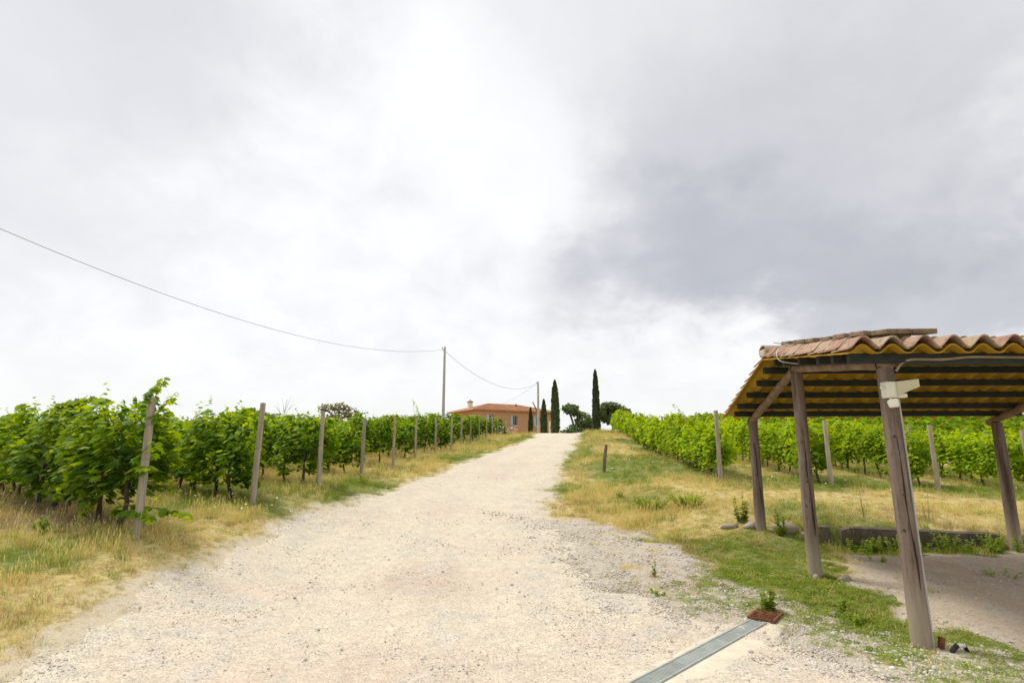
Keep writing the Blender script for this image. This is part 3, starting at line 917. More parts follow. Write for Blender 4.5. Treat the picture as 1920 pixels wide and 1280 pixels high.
def vine_canopy(seed, style, low=False):
    g = np.random.default_rng(seed)
    out = []
    full = g.random()
    if style == 'l':
        zb, zt, th, nl, ls = .50, 1.66, .47, 440, .103
    else:
        zb, zt, th, nl, ls = .46, 1.50, .40, 420, .100
    zb -= .22 * (full > .45) * full; zt += g.uniform(-.12, .08)
    if low:
        nl = int(nl * .5); ls *= 1.35
    nsh = 11 if not low else 6
    for i in range(nsh):
        x0 = g.uniform(-.55, .55)
        yy = g.choice([-1, 1]) * g.uniform(.05, .3)
        shoot(g, (x0, yy * .5, .85), (x0 + g.normal(0, .14), yy + g.normal(0, .1), zt + g.uniform(-.2, .14) + .18 * (g.random() < .16)), 21 if not low else 9, ls, out)
    for i in range(5 if not low else 3):                        # canes leaning outward and hanging
        x0 = g.uniform(-.5, .5); sg = g.choice([-1, 1])
        shoot(g, (x0, sg * .2, g.uniform(.9, 1.35)), (x0 + g.normal(0, .2), sg * g.uniform(.42, .68), g.uniform(zb - .18, 1.0)), 11 if not low else 7, ls * 1.05, out)
    cl = [(g.uniform(-.5, .5), g.choice([-1, 1]), g.uniform(zb + .1, zt)) for _ in range(9)]     # clumps
    for i in range(nl):
        if g.random() < .62:
            cx_, sg, cz = cl[g.integers(len(cl))]
            xx = cx_ + g.normal(0, .14); zz_ = np.clip(cz + g.normal(0, .13), zb - .05, zt + .05); bulge = .10
        else:
            xx = g.uniform(-.58, .58); zz_ = g.uniform(zb, zt); sg = g.choice([-1, 1]); bulge = 0
        qz = (zz_ - zb) / (zt - zb)
        wid = th * (0.62 + .55 * math.sin(min(max(qz, 0), 1) * math.pi * .85 + .25)) * .8
        d_ = g.uniform(.45, 1.05) + bulge
        p = (xx, sg * wid * d_, zz_)
        nv = np.array([g.normal(0, .3), sg * .5, .85 + .3 * qz]) + g.normal(0, .34, 3)
        tp = np.array([g.normal(0, .95), sg * .7, -.45]) + g.normal(0, .35, 3)
        lcv = np.clip(.02 + .42 * d_ + .22 * qz + g.normal(0, .17), 0, 1)  # leaf tint carries the light: paler outside and on top, darker within
        out.append((p, nv, tp, ls * g.uniform(.7, 1.35), lcv))
    for i in range(70 if not low else 40):                       # inner leaves, coloured dark as shade inside the canopy
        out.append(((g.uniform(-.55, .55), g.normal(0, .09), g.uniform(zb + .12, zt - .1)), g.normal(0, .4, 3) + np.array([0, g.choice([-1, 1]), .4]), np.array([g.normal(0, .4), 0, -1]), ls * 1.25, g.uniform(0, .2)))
    a = [np.array(v, float) for v in zip(*out)]
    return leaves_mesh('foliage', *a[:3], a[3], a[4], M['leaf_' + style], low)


def vine_trunk(seed, style):
    g = random.Random(seed)
    mb = MB()
    pts = [(0, 0, -.12)]; px = py = 0
    H = 0.78
    for i in range(1, 7):
        px += g.uniform(-.035, .035); py += g.uniform(-.03, .03)
        pts.append((px, py, H * i / 6))
    r0 = .033 if style == 'l' else .026
    mb.tube(pts, [r0 * 1.25, r0 * 1.05, r0 * .9, r0 * .95, r0 * .8, r0 * .85, r0 * .95], 7, jit=.16)
    for sg in (-1, 1):
        mb.tube([(px, py, H - .03), (px + sg * .18, py * .6, H + .05), (px + sg * .5, 0, H + .06)], [r0 * .75, r0 * .55, r0 * .4], 6, jit=.12)
    return mb.mesh('trunk', M['bark'], True)


CAN = {(s_, lo): [vine_canopy(100 + 17 * i + (900 if s_ == 'r' else 0) + (50 if lo else 0), s_, lo) for i in range(10 if not lo else 5)] for s_ in 'lr' for lo in (False, True)}
TRU = {s_: [vine_trunk(i + (40 if s_ == 'r' else 0), s_) for i in range(6)] for s_ in 'lr'}
VG = {'l': 'grapevines in the vineyard left of the road', 'r': 'grapevines in the vineyard right of the road'}
VINE_COUNT = 0


def vine(x, y, ang, style, label, low, scale=1.0, bare=False):
    global VINE_COUNT
    VINE_COUNT += 1
    z = float(ground_z(np.array([x]), np.array([y]))[0])
    e = empty('grapevine', (x, y, z))
    e.rotation_euler = (0, 0, ang + (math.pi if random.random() < .5 else 0))
    k = scale * random.uniform(.86, 1.12)
    e.scale = (1.0, random.uniform(.8, 1.25), k)
    tag(e, label, 'grapevine', VG[style])
    link('trunk', random.choice(TRU[style]), e)
    if not bare:
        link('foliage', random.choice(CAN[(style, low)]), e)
    return e


def vine_post(x, y, h, label, group, r=.048, lean=(0, 0), square=False, wire=False, tilt_top=0.0):
    z = float(ground_z(np.array([x]), np.array([y]))[0])
    mb = MB()
    pts = [(lean[0] * q * h, lean[1] * q * h, -.3 * (1 - q) * (q == 0) + q * h) for q in (0, .2, .4, .6, .8, .985, 1.0)]
    if wire:
        e = empty('vineyard_post', (x, y, z))
        mb.tube(pts, [r * 1.05, r * 1.04, r * 1.02, r, r * .98, r * .96, r * .85], 10, jit=.05)
        mb.build('post', M['vine_post'], e, True, auto=50)
        MB().tube([(lean[0] * h * .93 + .03, lean[1] * h * .93 - .03, h * .93), (.16, -.20, -.05)], .0035, 4).build('anchor_wire', M['steel'], e)
        for zz_ in (.55, .8):
            MB().tube([(lean[0] * h * zz_ + r * 1.08 * math.cos(a_ * .785), lean[1] * h * zz_ + r * 1.08 * math.sin(a_ * .785), h * zz_) for a_ in range(9)], .004, 4, cap=False).build('wire_loop', M['wire'], e)
        o = e
    else:
        mb.tube(pts, [r * 1.05, r * 1.04, r * 1.02, r, r * .98, r * .96, r * .85], 8, jit=.05)
        o = mb.build('vineyard_post', M['vine_post'], None, True, auto=50)
        o.location = (x, y, z)
    return tag(o, label, 'post', group)


# --- left vineyard: end posts beside the road, rows running off to the left
LP = [(-4.78, 7.45), (-4.70, 10.45), (-4.55, 13.5), (-4.45, 16.9), (-4.23, 20.3), (-4.02, 23.6), (-3.62, 26.8), (-3.22, 30.0), (-2.98, 33.3), (-2.68, 36.6),
      (-2.32, 39.9), (-1.95, 43.2), (-1.62, 46.4), (-1.25, 49.6), (-0.85, 52.8), (-0.45, 56.0)]
LH = [1.80, 1.83, 1.78, 1.74, 1.78, 1.75, 1.72, 1.75, 1.75, 1.7, 1.72, 1.75, 1.7, 1.75, 1.7, 1.7]
LLEAN = [(-.015, 0), (.025, 0), (.0, 0), (.012, 0), (0, 0), (.005, 0), (0, 0), (.01, 0), (0, 0), (-.01, 0)]
ROWD = (-.766, .643); RANG = math.atan2(.643, -.766)
nl_row = [12, 14, 12, 10, 9, 8, 8, 8, 7, 7, 7, 6, 6, 6, 5, 4]
left_vines = {}
for ri, (px, py) in enumerate(LP):
    nm = 'nearest left row' if ri == 0 else ordinal(ri) + ' left row'
    vine_post(px, py, LH[ri], 'grey round wooden end post of the ' + nm + ' beside the road', 'end posts along the left verge', r=.05 if ri < 8 else .055,
              lean=LLEAN[ri] if ri < len(LLEAN) else (0, 0), wire=ri < 4)
    for k_ in range(nl_row[ri]):
        dist = .75 + k_ * .93 + random.uniform(-.1, .1)
        vx, vy = px + ROWD[0] * dist, py + ROWD[1] * dist
        left_vines[(ri, k_)] = vine(vx, vy, RANG, 'l', 'dark green grapevine, %s from the road in the %s' % (ordinal(k_), nm), ri > 4, 1.0 + (.03 if ri == 0 else 0) + (.04 if ri == 0 and k_ > 7 else 0))
    if ri < 6:                                                    # line posts inside the rows
        for j_, dist in enumerate((5.6, 11.0)):
            if dist < nl_row[ri] * .93:
                vine_post(px + ROWD[0] * dist, py + ROWD[1] * dist, 1.72, 'grey line post %s inside the %s' % ('halfway' if j_ == 0 else 'far', nm), 'line posts in the left vineyard', r=.04)

# --- right vineyard: rows running uphill beside the road
RD = (.105, .9945); RAR = math.atan2(RD[1], RD[0])
rstart = [(5.45, 14.75), (8.15, 14.9), (10.85, 14.9), (13.5, 15.2), (16.2, 16.2), (18.9, 18.5), (21.6, 21.0)]
nr_row = [36, 24, 24, 20, 10, 7, 5]
for ri, (sx, sy) in enumerate(rstart):
    nm = 'right row nearest the road' if ri == 0 else ordinal(ri) + ' right row from the road'
    vine_post(sx - RD[0] * .3 - (.16 if ri == 0 else 0), sy - RD[1] * .3, 1.82 if ri == 0 else 1.66, 'grey wooden end post of the ' + nm, 'end posts of the right vineyard', r=.055)
    for k_ in range(nr_row[ri]):
        dist = .45 + k_ * .95 + random.uniform(-.08, .08)
        vine(sx + RD[0] * dist, sy + RD[1] * dist, RAR, 'r', 'bright green grapevine, %s from the near end of the %s' % (ordinal(k_), nm), ri > 3 or k_ > 9, 1.0)
        if k_ % 5 == 4 and k_ < 30:
            vine_post(sx + RD[0] * (dist + .47), sy + RD[1] * (dist + .47), 1.62 + random.uniform(0, .12), 'grey line post after the %s vine of the %s' % (ordinal(k_), nm), 'line posts in the right vineyard', r=.045)

# far vines too distant to tell apart
g = np.random.default_rng(77)
V_ = []
for (x0, y0, x1, y1, n_) in [(-26, 32, -9, 56, 3500), (15, 30, 40, 54, 15000)]:
    xx = g.uniform(x0, x1, n_); yy = g.uniform(y0, y1, n_)
    if x0 > 0:
        kk = np.round((xx - .105 * yy) / 2.7); xx = kk * 2.7 + .105 * yy + g.normal(0, .16, n_)
    V_.append(np.stack([xx, yy, terrain(xx, yy) + g.uniform(.4, 1.5, n_)], -1))
V_ = np.concatenate(V_); n_ = len(V_)
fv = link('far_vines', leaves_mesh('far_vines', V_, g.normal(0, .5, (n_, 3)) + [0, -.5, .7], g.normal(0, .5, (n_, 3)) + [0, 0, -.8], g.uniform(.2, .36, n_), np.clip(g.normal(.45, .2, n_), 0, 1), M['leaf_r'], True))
tag(fv, 'far rows of vines merging into a green mass', 'vines', kind='stuff')


# tall or trailing shoots that stand out
def feature_shoot(v, a, b, n_, size, style, seed):
    """a, b in world space, part of vine v"""
    g_ = np.random.default_rng(seed); out = []
    mw = v.matrix_basis.inverted()
    a = mw @ Vector(a); b = mw @ Vector(b)
    shoot(g_, a, b, n_, size, out)
    arr = [np.array(q_, float) for q_ in zip(*out)]
    o = link('long_shoot', leaves_mesh('long_shoot', *arr[:3], arr[3], arr[4], M['leaf_' + style]), v)
    MB().tube([a, (a + b) / 2 + Vector((0, 0, .02)), b], [.006, .005, .003], 5).build('cane', M['stem'], o)


v0 = left_vines[(0, 0)]
feature_shoot(v0, (-4.9, 7.5, 2.1), (-4.68, 7.5, 2.62), 34, .12, 'l', 1)
feature_shoot(v0, (-4.9, 7.5, 1.9), (-4.48, 7.42, 2.40), 30, .12, 'l', 2)
feature_shoot(v0, (-4.95, 7.5, 1.5), (-4.5, 7.1, 1.75), 20, .13, 'l', 3)
feature_shoot(v0, (-5.0, 7.55, 1.3), (-4.55, 7.2, 1.4), 18, .13, 'l', 4)
feature_shoot(v0, (-5.1, 7.6, .95), (-4.05, 7.35, .82), 30, .12, 'l', 5)
feature_shoot(v0, (-5.1, 7.5, .85), (-4.5, 7.3, .75), 30, .12, 'l', 61)
feature_shoot(left_vines[(0, 2)], (-6.4, 8.9, 1.1), (-6.1, 8.2, .72), 26, .12, 'l', 7)
feature_shoot(left_vines[(5, 0)], (-4.1, 23.7, 3.0), (-4.17, 23.4, 3.85), 24, .13, 'l', 8)
rv = [o for o in bpy.data.objects if o.get('label', '').startswith('bright green grapevine, first from the near end of the right row nearest')][0]
rv2 = [o for o in bpy.data.objects if o.get('label', '').startswith('bright green grapevine, second from the near end of the right row nearest')][0]
feature_shoot(rv2, (5.3, 16.0, 2.2), (4.62, 15.9, 2.98), 26, .11, 'r', 9)
feature_shoot(rv, (5.4, 15.3, 2.2), (4.98, 15.2, 2.72), 22, .11, 'r', 10)
feature_shoot(rv, (5.4, 15.2, 2.3), (5.6, 15.0, 2.66), 16, .11, 'r', 11)

# ================================================================== shed
O = Vector((3.44, 5.09, 0.0))
U = Vector((.9995, -.03, 0)); VV = Vector((.145, .989, 0))


def sp(u_, v_, z_): return U * u_ + VV * v_ + Vector((0, 0, z_))      # relative to the shed's base


SH = tag(empty('wooden_shed', O), 'open shed of dark logs with terracotta tiles over yellow roof sheets', 'shed')
V_E, V_R, V_B = -.28, 2.25, 4.85
Z_E, Z_R, Z_B = 2.50, 2.86, 2.23
U0, U1 = -.44, 4.50


def roof_z(v_):
    return Z_E + (v_ - V_E) * (Z_R - Z_E) / (V_R - V_E) if v_ <= V_R else Z_R + (v_ - V_R) * (Z_B - Z_R) / (V_B - V_R)


for u_, tops, rr in ((0.0, (2.37, 2.655, 2.14), (.074, .077, .079)), (4.05, (2.37, 2.655, 2.11), (.074, .077, .085))):
    for v_, tz, r_ in zip((0.0, 2.28, 4.55), tops, rr):
        w_ = O + sp(u_, v_, 0)
        gz = float(terrain(w_.x, w_.y))
        mb = MB(); pts = []; rad = []
        dx, dy = random.uniform(-.01, .01), random.uniform(-.01, .01)
        for i in range(13):
            q = i / 12
            pts.append(sp(u_ + dx * math.sin(q * 5), v_ + dy * math.sin(q * 4 + 1), gz - .35 + (tz - gz + .35) * q))
            rad.append(r_ * (1.08 - .14 * q))
        mb.tube(pts, rad, 16, jit=.025)
        po = mb.build('post', M['shed_wood'], SH, True, auto=50)
        if u_ == 0.0:                                               # drying crack and knots facing the road
            ck = MB(); cpts = []
            for i in range(15):
                q = i / 14
                cz = gz + .18 + (tz - gz) * (.12 + .55 * q)
                rq = r_ * (1.08 - .14 * (cz - gz + .35) / (tz - gz + .35))
                an = -1.95 + .42 * (1 - q) + .08 * math.sin(q * 9)
                cpts.append(sp(u_, v_, cz) + Vector((math.cos(an), math.sin(an), 0)) * rq * .985)
            ck.tube(cpts, [.002] + [.006 + .003 * math.sin(i) for i in range(13)] + [.001], 5)
            ck.build('crack', M['pit'], po)
            for kz, an in ((1.25, -1.95), (.95, -2.4), (1.75, -2.1)):
                kb = MB()
                rq = r_ * (1.08 - .14 * kz / tz) * .985
                c_ = sp(u_, v_, kz) + Vector((math.cos(an), math.sin(an), 0)) * rq
                kb.tube([c_ - Vector((math.cos(an), math.sin(an), 0)) * .02, c_ + Vector((math.cos(an), math.sin(an), 0)) * .006], [.018, .011], 8)
                kb.build('knot', M['bark'], po)
    # rafter logs
    for (va, za, vb, zb_) in ((-.07, 2.405, 2.36, 2.725), (2.16, 2.735, 4.72, 2.115)):
        mb = MB()
        n_ = 9
        mb.tube([sp(u_ + .006 * math.sin(i * 1.7), va + (vb - va) * i / n_, za + (zb_ - za) * i / n_) for i in range(n_ + 1)], [.058 + .003 * math.sin(i * 2.1) for i in range(n_ + 1)], 12, jit=.03)
        mb.build('rafter', M['rafter_wood'], SH, True, auto=50)
# bracket bolts where logs meet posts
for v_, z_ in ((.02, 2.40), (2.28, 2.70), (4.55, 2.15)):
    mb = MB(); mb.tube([sp(.065 * math.cos(a_ * .785) + 0, v_ + .02, z_ + .065 * math.sin(a_ * .785)) for a_ in range(9)], .006, 5, cap=False)
    mb.build('iron_strap', M['black_plastic'], SH)
for v_ in (-.10, .32, .74, 1.25, 1.78, 2.16, 2.52, 3.0, 3.5, 4.02, 4.42):
    z_ = roof_z(v_) - .048 - .045
    ang = math.atan2(-.03, .9995)
    rt = Matrix.Rotation(ang, 3, 'Z')
    ul = -.30 - random.uniform(0, .07)
    mb = MB().box(sp((ul + U1 - .12) / 2, v_, z_ + .014), (U1 - .12 - ul, .062, .086), rt)
    mb.build('purlin', M['purlin'], SH, bevel=.004)

PER, AMP = .26, .040


def wave(u_): return -AMP * math.cos(2 * math.pi * (u_ - U0) / PER)


for va, vb in ((V_E, V_R), (V_R, V_B)):
    mb = MB(); nu = int((U1 - U0) / PER * 10)
    us = [U0 + (U1 - U0) * i / nu for i in range(nu + 1)]
    nv = 6; v = []
    za, zb_ = roof_z(va + 1e-6), roof_z(vb)
    for th_ in (0, .008):
        for j in range(nv + 1):
            vv_ = va + (vb - va) * j / nv
            for u_ in us:
                v.append(sp(u_, vv_, za + (zb_ - za) * j / nv + wave(u_) + th_))
    f = []; W = nu + 1; H_ = (nv + 1) * W
    for j in range(nv):
        for i in range(nu):
            a = j * W + i
            f.append((a, a + W, a + W + 1, a + 1)); f.append((H_ + a, H_ + a + 1, H_ + a + W + 1, H_ + a + W))
    for i in range(nu):
        f.append((i, i + 1, H_ + i + 1, H_ + i)); b = nv * W + i; f.append((b + 1, b, H_ + b, H_ + b + 1))
    for j in range(nv):
        a = j * W; f.append((a + W, a, H_ + a, H_ + a + W)); a += nu; f.append((a, a + W, H_ + a + W, H_ + a))
    mb.add(v, f)
    mb.build('roof_sheet', M['yellow'], SH, True, auto=40)


def tile_mesh(seed, half=False):
    """local x along the eave, y up the slope, z outward; one barrel from trough to trough"""
    g_ = random.Random(seed)
    mb = MB(); L_ = .37; n_ = 12; t_ = .014
    v = []
    for th_ in (0, t_):
        for yy, lift, wd in ((0, .020, 1.03), (L_, 0.0, .94)):
            for i in range(n_ + 1):
                q = i / n_
                ux = (q - .5) * PER * wd
                v.append((ux + g_.uniform(-.001, .001), yy, -AMP * 1.32 * math.cos(2 * math.pi * q) + .020 + lift + th_))
    W = n_ + 1; f = []
    for i in range(n_):
        f.append((i, i + W, i + W + 1, i + 1)); f.append((2 * W + i, 2 * W + i + 1, 3 * W + i + 1, 3 * W + i))
        f.append((i, i + 1, 2 * W + i + 1, 2 * W + i)); f.append((W + i + 1, W + i, 3 * W + i, 3 * W + i + 1))
    f.append((W, 0, 2 * W, 3 * W)); f.append((n_, W + n_, 3 * W + n_, 2 * W + n_))
    mb.add(v, f)
    return mb.mesh('roof_tile', M['tile'], True, auto=35)


tiles = [tile_mesh(i) for i in range(4)]
ncol = int(round((U1 - U0) / PER))


def tile_matrix(u_, v_, va, vb):
    za, zb_ = roof_z(va + 1e-6), roof_z(vb)
    up = (VV * (vb - va) + Vector((0, 0, zb_ - za))).normalized()
    if zb_ < za: up = -up
    xax = U.copy() if zb_ > za else -U
    nrm = xax.cross(up).normalized()
    yax = up
    mtx = Matrix((xax, yax, nrm)).transposed().to_4x4()
    rz = Matrix.Rotation(random.uniform(-.035, .035), 4, 'Z') @ Matrix.Rotation(random.uniform(-.02, .015), 4, 'X') @ Matrix.Rotation(random.uniform(-.03, .03), 4, 'Y')
    z_ = za + (zb_ - za) * (v_ - va) / (vb - va)
    mtx = mtx @ rz
    mtx.translation = sp(u_, v_, z_ + .014 + random.uniform(0, .008))
    return mtx


rest = MB()
for va, vb, near in ((V_E, V_R, True), (V_R, V_B, False)):
    nco = 9
    for ci in range(ncol):
        uc = U0 + PER * (ci + .5)
        for k_ in range(nco):
            if near:
                v_ = va - .03 + (vb - va - .06) * k_ / nco
            else:
                v_ = vb + .03 - (vb - va - .06) * k_ / nco
            mt = tile_matrix(uc + random.uniform(-.006, .006), v_ + random.uniform(-.01, .01), va, vb)
            me = random.choice(tiles)
            if near or ci < 5:
                o = link('roof_tile', me, SH); o.matrix_basis = mt
            else:
                rest.add([mt @ vt.co for vt in me.vertices], [tuple(p.vertices) for p in me.polygons])
o = rest.build('back_roof_tiles', M['tile'], SH, True, auto=35)
o['kind'] = 'stuff'
# ridge tiles
rme = MB()
v = []; n_ = 10
for th_ in (0, .014):
    for yy, sc_ in ((0, 1.06), (.42, .92)):
        for i in range(n_ + 1):
            a = math.pi * i / n_
            v.append((yy, -math.cos(a) * (.105 * sc_ + th_), math.sin(a) * (.085 * sc_ + th_)))
W = n_ + 1; f = []
for i in range(n_):
    f += [(i, i + 1, i + W + 1, i + W), (2 * W + i, 3 * W + i, 3 * W + i + 1, 2 * W + i + 1), (i, 2 * W + i, 2 * W + i + 1, i + 1), (W + i, W + i + 1, 3 * W + i + 1, 3 * W + i)]
rme.add(v, f)
ridge_me = rme.mesh('ridge_tile', M['tile'], True, auto=35)
for i in range(13):
    o = link('ridge_tile', ridge_me, SH)
    o.matrix_basis = Matrix.Translation(sp(U0 + .02 + i * .38, V_R, Z_R + .055)) @ Matrix.Rotation(math.atan2(-.03, 1) + random.uniform(-.02, .02), 4, 'Z')
MB().box(sp(U0 + .05, V_R, Z_R + .05), (.09, .17, .10)).build('ridge_mortar', M['mortar'], SH, bevel=.02)

# clay slabs weighing down the tiles
slab_words = ['long clay slab lying across the tiles at the front corner', 'second clay slab from the front corner of the shed roof', 'third clay slab from the front corner of the shed roof',
              'fourth clay slab from the front corner of the shed roof', 'fifth clay slab from the front corner of the shed roof', 'sixth clay slab from the front corner of the shed roof',
              'clay slab lying next to the ridge on the shed roof']
for i, lb in enumerate(slab_words):
    v_ = .06 + i * .335
    u_ = .14 - .03 * i + random.uniform(-.02, .02)
    mb = MB()
    ln = .46 + random.uniform(-.03, .03)
    for j in range(2):
        mb.box(((j - .5) * ln * .5, 0, random.uniform(-.002, .002)), (ln * .5 - .004, .25, .048))
    o = mb.build('clay_slab', M['slab'], None, bevel=.008)
    p = O + sp(u_ + .09, v_, roof_z(v_) + AMP + .135)
    o.matrix_basis = Matrix.Translation(p) @ Matrix.Rotation(random.uniform(-.14, .06), 4, 'Z') @ Matrix.Rotation(.02 + random.uniform(-.02, .03), 4, 'Y') @ Matrix.Rotation(.14, 4, 'X')
    tag(o, lb, 'slab', 'clay slabs on the shed roof')
# loose pale stick and white cable at the verge
p = O + sp(-.20, 1.75, roof_z(1.75) + .13)
o = MB().tube([p, p + Vector((-.24, -.02, .035))], [.008, .005], 6).build('pale_stick', M['mortar'], None)
tag(o, 'pale thin stick poking out above the tiles near the ridge', 'stick')
cb = [(-.10, 1.62, roof_z(1.62) + .14), (-.30, 1.60, roof_z(1.6) + .135), (-.42, 1.58, roof_z(1.6) + .10), (-.47, 1.56, roof_z(1.55) + .02), (-.45, 1.54, roof_z(1.55) - .07), (-.36, 1.45, roof_z(1.5) - .10), (-.20, 1.30, roof_z(1.3) - .115)]
cu = [O + sp(*q_) for q_ in cb]
o = MB().tube(smooth_path(cu), .005, 6).build('white_cable', M['white_plastic'], None, True)
tag(o, 'thin white cable looping over the tiled roof edge', 'cable')

# floodlight with motion sensor on the front post
FL = tag(empty('floodlight', O + Vector((-.045, -.088, 2.16))), 'cream white floodlight with motion sensor on the front shed post', 'floodlight')
MB().box((0, 0, 0), (.105, .085, .145)).build('housing', M['white_plastic'], FL, bevel=.008)
mb = MB()
a0 = [(.035, -.055, -.055), (.035, .03, -.055), (.035, .03, .070), (.035, -.055, .070)]
a1 = [(.205, -.10, .02), (.205, .07, .02), (.205, .07, .088), (.205, -.10, .088)]
mb.add(a0 + a1, [(0, 1, 5, 4), (2, 3, 7, 6), (1, 2, 6, 5), (3, 0, 4, 7), (0, 3, 2, 1)])
o = mb.build('lamp_hood', M['hood'], FL)
md = o.modifiers.new('thick', 'SOLIDIFY'); md.thickness = .006
MB().add([(.195, -.088, .026), (.195, .058, .026), (.195, .058, .080), (.195, -.088, .080)], [(0, 1, 2, 3)]).build('lens', M['glass'], o)
MB().box((.085, .01, -.05), (.12, .06, .038)).build('wiring_box', M['white_plastic'], FL, bevel=.006)
MB().tube([(-.05, -.01, .02), (-.085, -.012, .02)], [.013, .010], 10).build('adjusting_knob', M['white_plastic'], FL, True, auto=40)
mb = MB(); mb.tube([(-.005, -.01, -.07), (-.005, -.014, -.095)], .012, 8)
sj = mb.build('sensor_arm', M['white_plastic'], FL, True, auto=40)
mb = MB(); mb.tube([(-.005, -.03, -.09), (-.004, -.032, -.10), (.002, -.034, -.15), (.003, -.034, -.158)], [.040, .046, .040, .030], 14)
mb.build('motion_sensor', M['white_plastic'], FL, True, auto=40)
# conduit down the post, tan cable along the front purlin
base = O
mb = MB(); pts = []; rad = []
for i in range(180):
    q = i / 179
    z_ = 2.09 - q * 2.12
    r_ = .074 * (1.08 - .14 * (z_ + .35) / 2.72) + .006
    an = -.95 + .12 * min(1, q * 8)
    pts.append(base + Vector((r_ * math.cos(an), r_ * math.sin(an), z_))); rad.append(.0095 if i % 2 else .0078)
o = mb.tube(pts, rad, 8).build('ribbed_conduit', M['grey_plastic'], None, True)
tag(o, 'ribbed grey conduit running down the front shed post', 'conduit')
cp = [(.05, -.09, 2.33), (.09, -.11, 2.40), (.16, -.13, 2.435), (.34, -.135, 2.428), (.50, -.138, 2.43), (.66, -.14, 2.452), (.9, -.14, 2.448), (1.4, -.14, 2.44), (2.4, -.14, 2.43), (4.3, -.14, 2.44)]
o = MB().tube(smooth_path([O + sp(*q_) for q_ in cp]), .0125, 8).build('roof_cable', M['brown_cable'], None, True)
tag(o, 'tan cable running along the front beam of the shed', 'cable')

# ================================================================== drain, stones, low wall, hose
DA = Vector((0.74, 4.09, 0)); DB = Vector((2.35, 5.74, 0))
dv = (DB - DA).normalized(); dn = Vector((-dv.y, dv.x, 0))
rotd = Matrix.Rotation(math.atan2(dv.y, dv.x), 3, 'Z')
DL = (DB - DA).length
zr = float(terrain(1.7, 5.0)) + .034
DR = tag(empty('drain_channel', (DA.x, DA.y, zr)), 'long galvanised drain grating set in pale cement', 'drain')
DR.rotation_euler = (0, 0, math.atan2(dv.y, dv.x))
n_seg = 3
for i in range(n_seg):
    L0 = DL * i / n_seg + .004; L1 = DL * (i + 1) / n_seg - .004
    mb = MB()
    nb = int((L1 - L0) / .022)
    for j in range(nb):
        mb.box((L0 + (j + .5) * (L1 - L0) / nb, 0, 0), (.013, .125, .006))
    for yy in np.linspace(-.058, .058, 7):
        mb.box(((L0 + L1) / 2, yy, -.0035), (L1 - L0, .008, .006))
    mb.build('grating', M['steel'], DR)
for sg in (-1, 1):
    MB().box((DL / 2, sg * .073, -.004), (DL, .016, .022)).build('side_rail', M['steel'], DR)
MB().box((DL / 2, 0, -.03), (DL, .13, .02)).build('channel_bed', M['concrete'], DR)
# cement strips either side with broken edges
for sg, wd in ((1, .12), (-1, .24)):
    mb = MB(); nn = 46; v = []
    for i in range(nn + 1):
        q = i / nn
        ww = wd * (.75 + .5 * float(vnoise(i * .31 + sg * 9, 3.3)) + .18 * float(vnoise(i * 1.3, 8 + sg)))
        if sg > 0: ww *= .8
        for yy, zz_ in ((sg * .082, -.005), (sg * (.082 + ww * .6), -.008 + .006 * math.sin(i)), (sg * (.082 + ww), -.055)):
            v.append((q * (DL + .05), yy, zz_))
    f = []
    for i in range(nn):
        for j in range(2):
            a = i * 3 + j
            f.append((a, a + 1, a + 4, a + 3) if sg < 0 else (a, a + 3, a + 4, a + 1))
    mb.add(v, f).build('cement_strip', M['apron'], DR, True)
GRT = tag(empty('rusty_grate', (DB.x + dv.x * .19, DB.y + dv.y * .19, zr + .018)), 'small rusty iron grid at the end of the drain', 'grate')
GRT.rotation_euler = (0, 0, math.atan2(dv.y, dv.x) + .12)
MB().box((0, 0, -.028), (.34, .24, .012)).build('pit', M['pit'], GRT)
for yy in (-.115, .115):
    MB().box((0, yy, 0), (.36, .022, .022)).build('frame_bar', M['rust'], GRT, bevel=.003)
for xx in (-.17, .17):
    MB().box((xx, 0, -.001), (.022, .212, .020)).build('frame_bar', M['rust'], GRT, bevel=.003)
for i in range(5):
    MB().box((-.115 + i * .058, 0, .001), (.013, .21, .014)).build('grid_bar', M['rust'], GRT)
for yy in (-.04, .04):
    MB().box((0, yy, -.004), (.318, .012, .012)).build('cross_bar', M['rust'], GRT)


def rock(p, size, label, seed, mat='rock'):
    g_ = np.random.default_rng(seed)
    me = pebble(seed + 60)
    bme = bpy.data.meshes.new('stone')
    import bmesh
    bm = bmesh.new(); bm.from_mesh(me)
    bmesh.ops.subdivide_edges(bm, edges=bm.edges[:], cuts=2, use_grid_fill=True, smooth=.4)
    for vt in bm.verts:
        nn = vt.co.normalized()
        vt.co += nn * float(fbm(vt.co.x * 3 + seed, vt.co.y * 3 + vt.co.z * 2, 1.5, 3) - .5) * .35
    bm.to_mesh(bme); bm.free()
    bme.materials.append(M[mat])
    o = link('stone', bme)
    o.location = (p[0], p[1], float(terrain(p[0], p[1])) + size[2] * .22)
    o.scale = size
    o.rotation_euler = (0, 0, g_.uniform(0, .6))
    return tag(o, label, 'stone', 'loose stones around the shed')


rock((4.50, 9.62), (.24, .16, .17), 'large flat stone right of the back left shed post', 1)
rock((4.02, 9.70), (.20, .13, .13), 'flat stone left of the back left shed post', 2)
rock((3.62, 9.75), (.16, .11, .10), 'low stone half buried in grass left of the back post', 3)
rock((4.02, 7.15), (.10, .08, .11), 'rounded stone at the foot of the middle shed post', 4)
rock((3.70, 7.22), (.06, .05, .08), 'small pale stone leaning on the middle shed post', 5)
rock((4.78, 9.60), (.12, .10, .12), 'dark stone between the back post and low wall', 6)
rock((3.18, 5.95), (.055, .045, .05), 'small pale stone in the weeds between the shed posts', 7)
rock((3.72, 4.62), (.05, .04, .04), 'small pale stone beside the black hose', 8)
